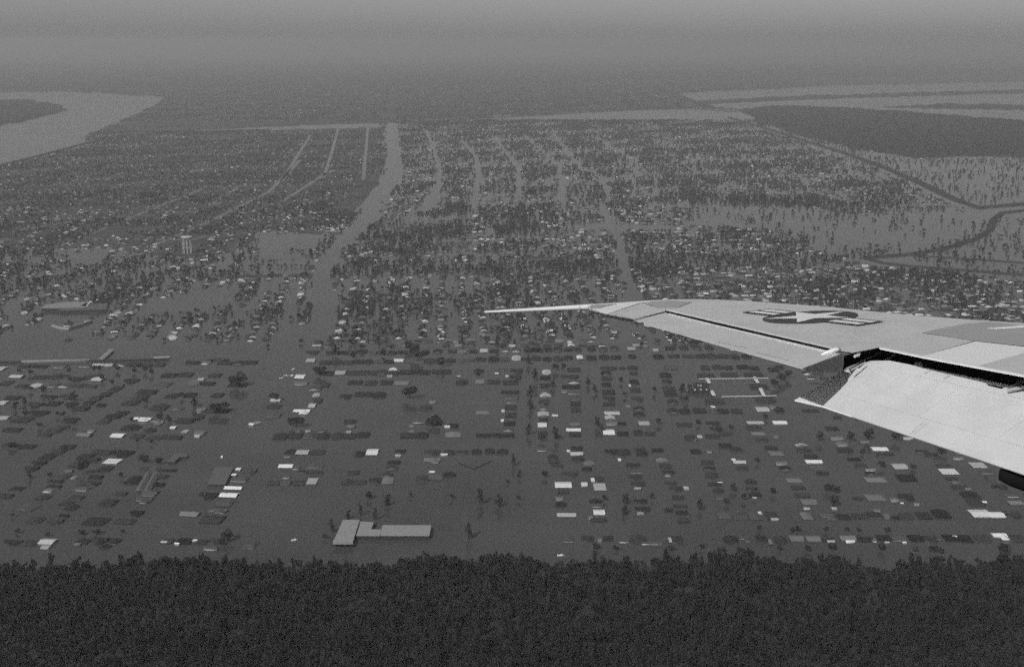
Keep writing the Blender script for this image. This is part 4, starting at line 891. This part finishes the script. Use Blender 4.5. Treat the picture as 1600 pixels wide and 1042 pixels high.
for (a, b) in ST:
    A = wp(*a, -.012); B = wp(*b, 0); ch = (B - A).length
    th_ = min(.05 * ch + .02, .26)
    row = []
    for c in CS:
        q = A.lerp(B, c)
        row.append(q)
    fwd = (A - B).normalized()
    low = [A + fwd * th_ * .55 - NW * th_ * .22, A + fwd * th_ * .6 - NW * th_ * .5, A + fwd * th_ * .3 - NW * th_ * .8, A.lerp(B, .2) - NW * th_ * 1.1, A.lerp(B, .6) - NW * th_ * 1.2, A.lerp(B, .99) - NW * .012]
    V += low[::-1] + [A + fwd * th_ * .3 - NW * .02] + row
m_ = len(CS) + 7
for i in range(len(ST) - 1):
    for k_ in range(m_):
        Fc.append((i * m_ + k_, (i + 1) * m_ + k_, (i + 1) * m_ + (k_ + 1) % m_, i * m_ + (k_ + 1) % m_))
Fc.append(tuple(range(m_))); Fc.append(tuple(range((len(ST) - 1) * m_, len(ST) * m_))[::-1])
part('wing_skin', V, Fc, 'skin')
def plate(name, pxs, m, off=.004, th_=.003, parent=None):
    top = [wp(a, b, off) for a, b in pxs]; bot = [p - NW * th_ for p in top]; n_ = len(top)
    return part(name, top + bot, [tuple(range(n_)), tuple(range(2 * n_ - 1, n_ - 1, -1))] + [(i, n_ + i, n_ + (i + 1) % n_, (i + 1) % n_) for i in range(n_)], m, parent)
plate('spoiler_area_plate', [(1440.5, 556), (1524, 533.2), (1600, 541.6), (1700, 552.7), (1700, 604), (1600, 585.2)], 'wing_white', .010, .008)
plate('spoiler_area_plate', [(1528, 571.5), (1600, 551.5), (1720, 519 + 48), (1720, 608), (1600, 585)], 'skin', .016, .004)  # mid-grey triangle laid over the white panel
plate('panel_seam', [(1439, 556.2), (1523.5, 532.2), (1600, 540.6), (1700, 551.6), (1700, 552.6), (1600, 541.5), (1524, 533.1), (1440.4, 556.2)], 'rubber', .008, .002)
plate('walkway_panel', [(1440, 519.5), (1475, 512), (1510, 505.5), (1545, 503), (1600, 507.5), (1760, 521), (1760, 558), (1600, 540), (1524, 531.8), (1475, 524)], 'skin_dark', .005, .003)
plate('white_streak', [(1543, 513), (1600, 507.9), (1680, 501.5 + 14), (1680, 517.5), (1600, 510.5), (1572, 512.6)], 'wing_white', .010, .004)  # thin white streak across the dark panel
plate('tip_dark_patch', [(1008, 474.5), (1042, 469.5), (1080, 471.5), (1058, 480.5), (1028, 480)], 'skin_dark', .004, .003)  # reflective shade on the tip, painted as a darker grey patch
plate('tip_dark_patch', [(921, 477), (960, 475.3), (936, 482), (924, 482.3)], 'skin_dark', .006, .003)  # darker grey patch beside the boom root
plate('leading_edge_strip', [(925, 475.6), (1000, 471), (1030, 468.9), (1022, 470.6), (975, 476.5), (960, 474.6)], 'wing_white', .004, .003)
plate('tip_pale_patch', [(926, 482.6), (962, 476), (1000, 473), (985, 478), (957, 487.5), (949, 489.6)], 'wing_white', .003, .003)  # paler patch on the tip
# trailing edge of the fixed upper panel and hinge line
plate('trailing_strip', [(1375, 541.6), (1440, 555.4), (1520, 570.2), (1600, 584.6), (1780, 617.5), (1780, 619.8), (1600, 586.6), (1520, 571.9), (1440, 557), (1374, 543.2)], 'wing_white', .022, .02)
plate('hinge_highlight', [(1046, 484.2), (1190, 517.6), (1300, 542.8), (1301, 545.2), (1190, 519.8), (1042, 485.2)], 'wing_white', .012, .01)  # sunlit edge of the hinge line, painted white
# aileron
AL = [((1043, 487.8), (990.5, 499.6)), ((1068, 493.8), (1012, 507)), ((1120, 506), (1060, 520.6)), ((1200, 524.7), (1150, 546)), ((1313, 553.2), (1254, 575))]
V, Fc = [], []
for a, b in AL:
    A = wp(*a, .0); B = wp(*b, -.01); d = (B - A); tk = .2
    V += [A, A.lerp(B, .5), B, B - NW * .015, A.lerp(B, .5) - NW * tk * .62, A - NW * tk]
for i in range(len(AL) - 1):
    for k_ in range(6): Fc.append((i * 6 + k_, i * 6 + (k_ + 1) % 6, (i + 1) * 6 + (k_ + 1) % 6, (i + 1) * 6 + k_))
Fc += [tuple(range(6))[::-1], tuple(range(24, 30))]
ail = part('aileron', V, Fc, 'skin_light')
plate('aileron_edge_highlight', [(1047, 489), (1303, 549), (1300, 552), (1044, 490.6)], 'wing_white', .008, .006, ail)  # sun caught by the rounded aileron nose, painted as a white line
plate('hinge_gap', [(1039, 484.9), (1302, 545.6), (1305, 549.4), (1120, 507), (1041, 487.6)], 'black', .016, .004)
plate('aileron_end_gap', [(1040, 486.2), (1041, 486.8), (992, 499.3), (990, 499.2)], 'rubber', .008, .004)
plate('trim_tab_line', [(1122, 533.6), (1165, 542.2), (1165, 542.5), (1122, 533.9)], 'skin_dark', .006, .003, ail)
plate('trim_tab_line', [(1180, 549.3), (1234, 562.2), (1234, 562.5), (1180, 549.6)], 'skin_dark', .006, .003, ail)
# inboard end rib of the aileron, hanging below its edge
A, B = wp(1313, 553.6, -.004), wp(1255, 575.3, -.012)
part('aileron_end_rib', [A, B, B - NW * .03, A.lerp(B, .4) - NW * .16, A - NW * .21] + [p + (A - B).cross(NW).normalized() * .03 for p in (A, B, B - NW * .03, A.lerp(B, .4) - NW * .16, A - NW * .21)],
     [(0, 1, 2, 3, 4), (9, 8, 7, 6, 5)] + [(i, 5 + i, 5 + (i + 1) % 5, (i + 1) % 5) for i in range(5)], 'rib', ail)
# boom at the wing tip
A, B = wp(922, 479.2, -.02), wp(757.5, 487.4, -.02)
v, f = tube([A + (A - B) * .02, A, A.lerp(B, .3), A.lerp(B, .7), B, B + (B - A) * .004], [.046, .045, .037, .026, .016, .006], 14); boom = part('tip_boom', v, f, 'skin_light', None, True)
for q in (.02, .10):
    v, f = tube([A.lerp(B, q - .004), A.lerp(B, q + .004)], [.050 - .01 * q * 2, .050 - .01 * q * 2], 14); part('collar', v, f, 'skin_dark', boom)
for (x, y) in ((956, 489.3), (965, 491.6), (973, 494), (981, 496.3), (988.5, 498.4), (1006, 504.8)):
    v, f = tube([wp(x, y, -.01), wp(x - 9, y + .6, -.012), wp(x - 20, y + .4, -.012)], [.012, .010, .006], 6); part('static_discharger', v, f, 'rubber')
# insignia
e1 = (wp(1366, 502.5) - wp(1186, 482.7)).normalized(); e2 = NW.cross(e1).normalized(); C0 = wp(1266, 495.4); RR = (wp(1366, 502.5) - wp(1186, 482.7)).length / 4.25
if (e2.dot(RW @ Vector((0, 0, -1)))) < 0: e2 = -e2
def mark(name, poly, m, off, parent):
    top = [C0 + e1 * a * RR + e2 * b * RR * 1.22 + NW * off for a, b in poly]; n_ = len(top); bot = [p - NW * .002 for p in top]
    ctr = C0 + e1 * (sum(a for a, b in poly) / n_) * RR + e2 * (sum(b for a, b in poly) / n_) * RR * 1.22 + NW * off
    return part(name, top + bot + [ctr], [(i, (i + 1) % n_, 2 * n_) for i in range(n_)] + [(i, n_ + i, n_ + (i + 1) % n_, (i + 1) % n_) for i in range(n_)], m, parent)
disc = mark('insignia_disc', [(1.07 * math.cos(t), 1.07 * math.sin(t)) for t in np.linspace(0, 2 * math.pi, 48, endpoint=False)], 'navy', .006, plane)
for sx in (-1, 1):
    q = [(.9 * sx, -.375), (2.125 * sx, -.375), (2.125 * sx, .375), (.9 * sx, .375)]; mark('bar_border', q, 'navy', .0085, disc)
    for y0, y1 in ((-.27, -.07), (.07, .27)):
        mark('bar_stripe', [(1.02 * sx, y0), (2.0 * sx, y0), (2.0 * sx, y1), (1.02 * sx, y1)], 'wing_white', .012, disc)
mark('star', [((1.0 if i % 2 == 0 else .382) * math.cos(math.pi / 2 + i * math.pi / 5), (1.0 if i % 2 == 0 else .382) * math.sin(math.pi / 2 + i * math.pi / 5)) for i in range(10)], 'wing_white', .014, disc)
# flap: its own plane, lowered about 35 degrees
N0, T0, N1 = Vector((4.37, -.373, -18.0)), Vector((3.806, -.893, -17.54)), Vector((5.645, -.607, -15.68))
FN = (T0 - N0).cross(N1 - N0).normalized()
if FN.y < 0: FN = -FN
FNW = (RW @ FN).normalized()
def fp(px_, py_, off=0.0):
    r = Vector(((px_ - 800) / F, (521 - py_) / F, -1.0)); t = (FN.dot(N0) + off) / FN.dot(r); return to_world(r * t)
def fplate(name, pxs, m, off=.004, th_=.003, parent=None):
    top = [fp(a, b, off) for a, b in pxs]; bot = [p - FNW * th_ for p in top]; n_ = len(top)
    return part(name, top + bot, [tuple(range(n_)), tuple(range(2 * n_ - 1, n_ - 1, -1))] + [(i, n_ + i, n_ + (i + 1) % n_, (i + 1) % n_) for i in range(n_)], m, parent)
FS = [((1322, 577), (1241.5, 625)), ((1340, 569), (1283, 634.6)), ((1362, 563.5), (1330, 650.4)), ((1390, 563.3), (1385, 669)), ((1440, 573), (1460, 694)), ((1520, 589.6), (1530, 717.6)), ((1600, 606.5), (1600, 741.2)), ((1760, 640), (1760, 795)), ((1900, 669), (1900, 842)), ((2420, 778), (2420, 1016))]
V, Fc = [], []
for a, b in FS:
    A = fp(*a); B = fp(*b); f_ = (A - B).normalized(); tk = .13
    V += [A + f_ * .05 - FNW * .05, A + f_ * .02 - FNW * .012, A, A.lerp(B, .3), A.lerp(B, .7), B, B - FNW * .012, A.lerp(B, .5) - FNW * tk * .6, A - FNW * tk, A + f_ * .05 - FNW * .09]
for i in range(len(FS) - 1):
    for k_ in range(10): Fc.append((i * 10 + k_, (i + 1) * 10 + k_, (i + 1) * 10 + (k_ + 1) % 10, i * 10 + (k_ + 1) % 10))
Fc += [tuple(range(10)), tuple(range(90, 100))[::-1]]
flap = part('flap', V, Fc, 'skin_light')
fplate('flap_edge_highlight', [(1241.5, 624), (1283, 633.4), (1330, 649.4), (1330, 651), (1283, 635.4), (1241.5, 626)], 'wing_white', .006, .012, flap)  # lit trailing edge put in as white colour
# rivet rows on the flap: too small to pick apart
rv_ = []
def rivets(a, b, n_):
    for i in range(n_):
        q = (a[0] + (b[0] - a[0]) * i / (n_ - 1), a[1] + (b[1] - a[1]) * i / (n_ - 1)); c = fp(q[0], q[1], .0035)
        d1 = (fp(q[0] + 5, q[1] + 1.5, .0035) - c).normalized(); d2 = FNW.cross(d1); r_ = .006
        rv_.append(([c + d1 * r_ * math.cos(t) + d2 * r_ * math.sin(t) for t in np.linspace(0, 6.283, 6, endpoint=False)], [tuple(range(6))]))
rivets((1303, 612.5), (1460, 658), 44); rivets((1460, 658), (1640, 710), 50); rivets((1372, 574.5), (1500, 602), 36); rivets((1500, 602), (1640, 632), 40); rivets((1500, 604), (1437, 649), 18); rivets((1600, 655), (1562, 682), 12)
v, f = join(rv_); stuff(part('rivets', v, f, 'skin_dark', flap))
fplate('flap_seam', [(1443, 659), (1420, 679), (1420.6, 679), (1443.8, 659)], 'skin_dark', .003, .002, flap)
fplate('flap_seam', [(1449, 660.5), (1427, 679), (1427.6, 679), (1449.8, 660.5)], 'skin_dark', .003, .002, flap)
for q in ([(1443, 583.5), (1446, 584), (1454, 579.5), (1452, 579)], [(1474, 590.8), (1478, 591.5), (1486, 586.5), (1483, 586)]):
    fplate('flap_slot', q, 'skin_dark', .004, .003, flap)
fplate('flap_slot', [(1540, 598.5), (1569, 605), (1564, 607), (1545, 602)], 'black', .005, .004, flap)
# cavity ahead of the flap: its shade painted as a black sheet
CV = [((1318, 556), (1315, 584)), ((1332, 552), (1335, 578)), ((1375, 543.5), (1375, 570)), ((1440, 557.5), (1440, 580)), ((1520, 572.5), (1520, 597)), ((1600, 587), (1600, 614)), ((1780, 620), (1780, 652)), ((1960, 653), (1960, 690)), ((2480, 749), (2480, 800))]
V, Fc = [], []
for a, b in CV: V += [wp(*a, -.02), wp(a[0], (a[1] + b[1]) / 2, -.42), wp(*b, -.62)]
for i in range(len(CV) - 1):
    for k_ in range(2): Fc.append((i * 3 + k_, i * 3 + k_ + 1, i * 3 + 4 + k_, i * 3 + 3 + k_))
part('flap_well_shade', V, Fc, 'black')
for (a, b, r_) in (((1320, 577.5), (1377, 549), .014), ((1384, 563), (1399, 552), .02), ((1330, 578), (1352, 566), .012), ((1583, 605), (1602, 592), .03), ((1575, 610), (1603, 604), .025)):
    v, f = tube([wp(*a, -.22), wp(*b, -.16)], [r_, r_ * .8], 6); part('flap_track_arm', v, f, 'skin_dark')
v, f = tube([wp(1335, 556.5, -.06), wp(1341, 553.5, -.05)], [.02, .03], 8); part('hinge_bolt', v, f, 'skin_light')
v, f = tube([wp(1430, 569.5, -.2), wp(1436, 568.2, -.2), wp(1441, 570.5, -.22)], [.02, .035, .015], 8); part('flap_stop', v, f, 'skin_light')
v, f = tube([wp(1283, 554, .0), wp(1295, 549.5, .02), wp(1306, 546.5, .03), wp(1312, 546, .02)], [.006, .022, .032, .02], 12); part('hinge_fairing', v, f, 'wing_white', None, True)
# fairing below the flap
A = fp(1590, 741, -.25); B = fp(1700, 775, -.25)
v, f = tube([fp(1562, 741, -.12), fp(1580, 744, -.16), fp(1640, 758, -.22), fp(1760, 800, -.3)], [.06, .10, .15, .2], 14); part('track_fairing', v, f, 'black', None, True)

# ------------------------------------------------------------------ haze in the air
hm_ = bpy.data.materials.new('haze'); hm_.use_nodes = True; hn = hm_.node_tree; hn.nodes.clear()
ho = hn.nodes.new('ShaderNodeOutputMaterial'); pv = hn.nodes.new('ShaderNodeVolumePrincipled')
pv.inputs['Color'].default_value = (.915, .915, .915, 1); pv.inputs['Density'].default_value = 8.0e-5; pv.inputs['Anisotropy'].default_value = .15
hn.links.new(pv.outputs[0], ho.inputs['Volume'])
v, f = box(-R - 1000, R + 1000, -7000, R + 1000, -3, 520); hz = obj('haze', v, f, hm_); stuff(hz, 'grey haze hanging in the air over the flooded town', 'haze')
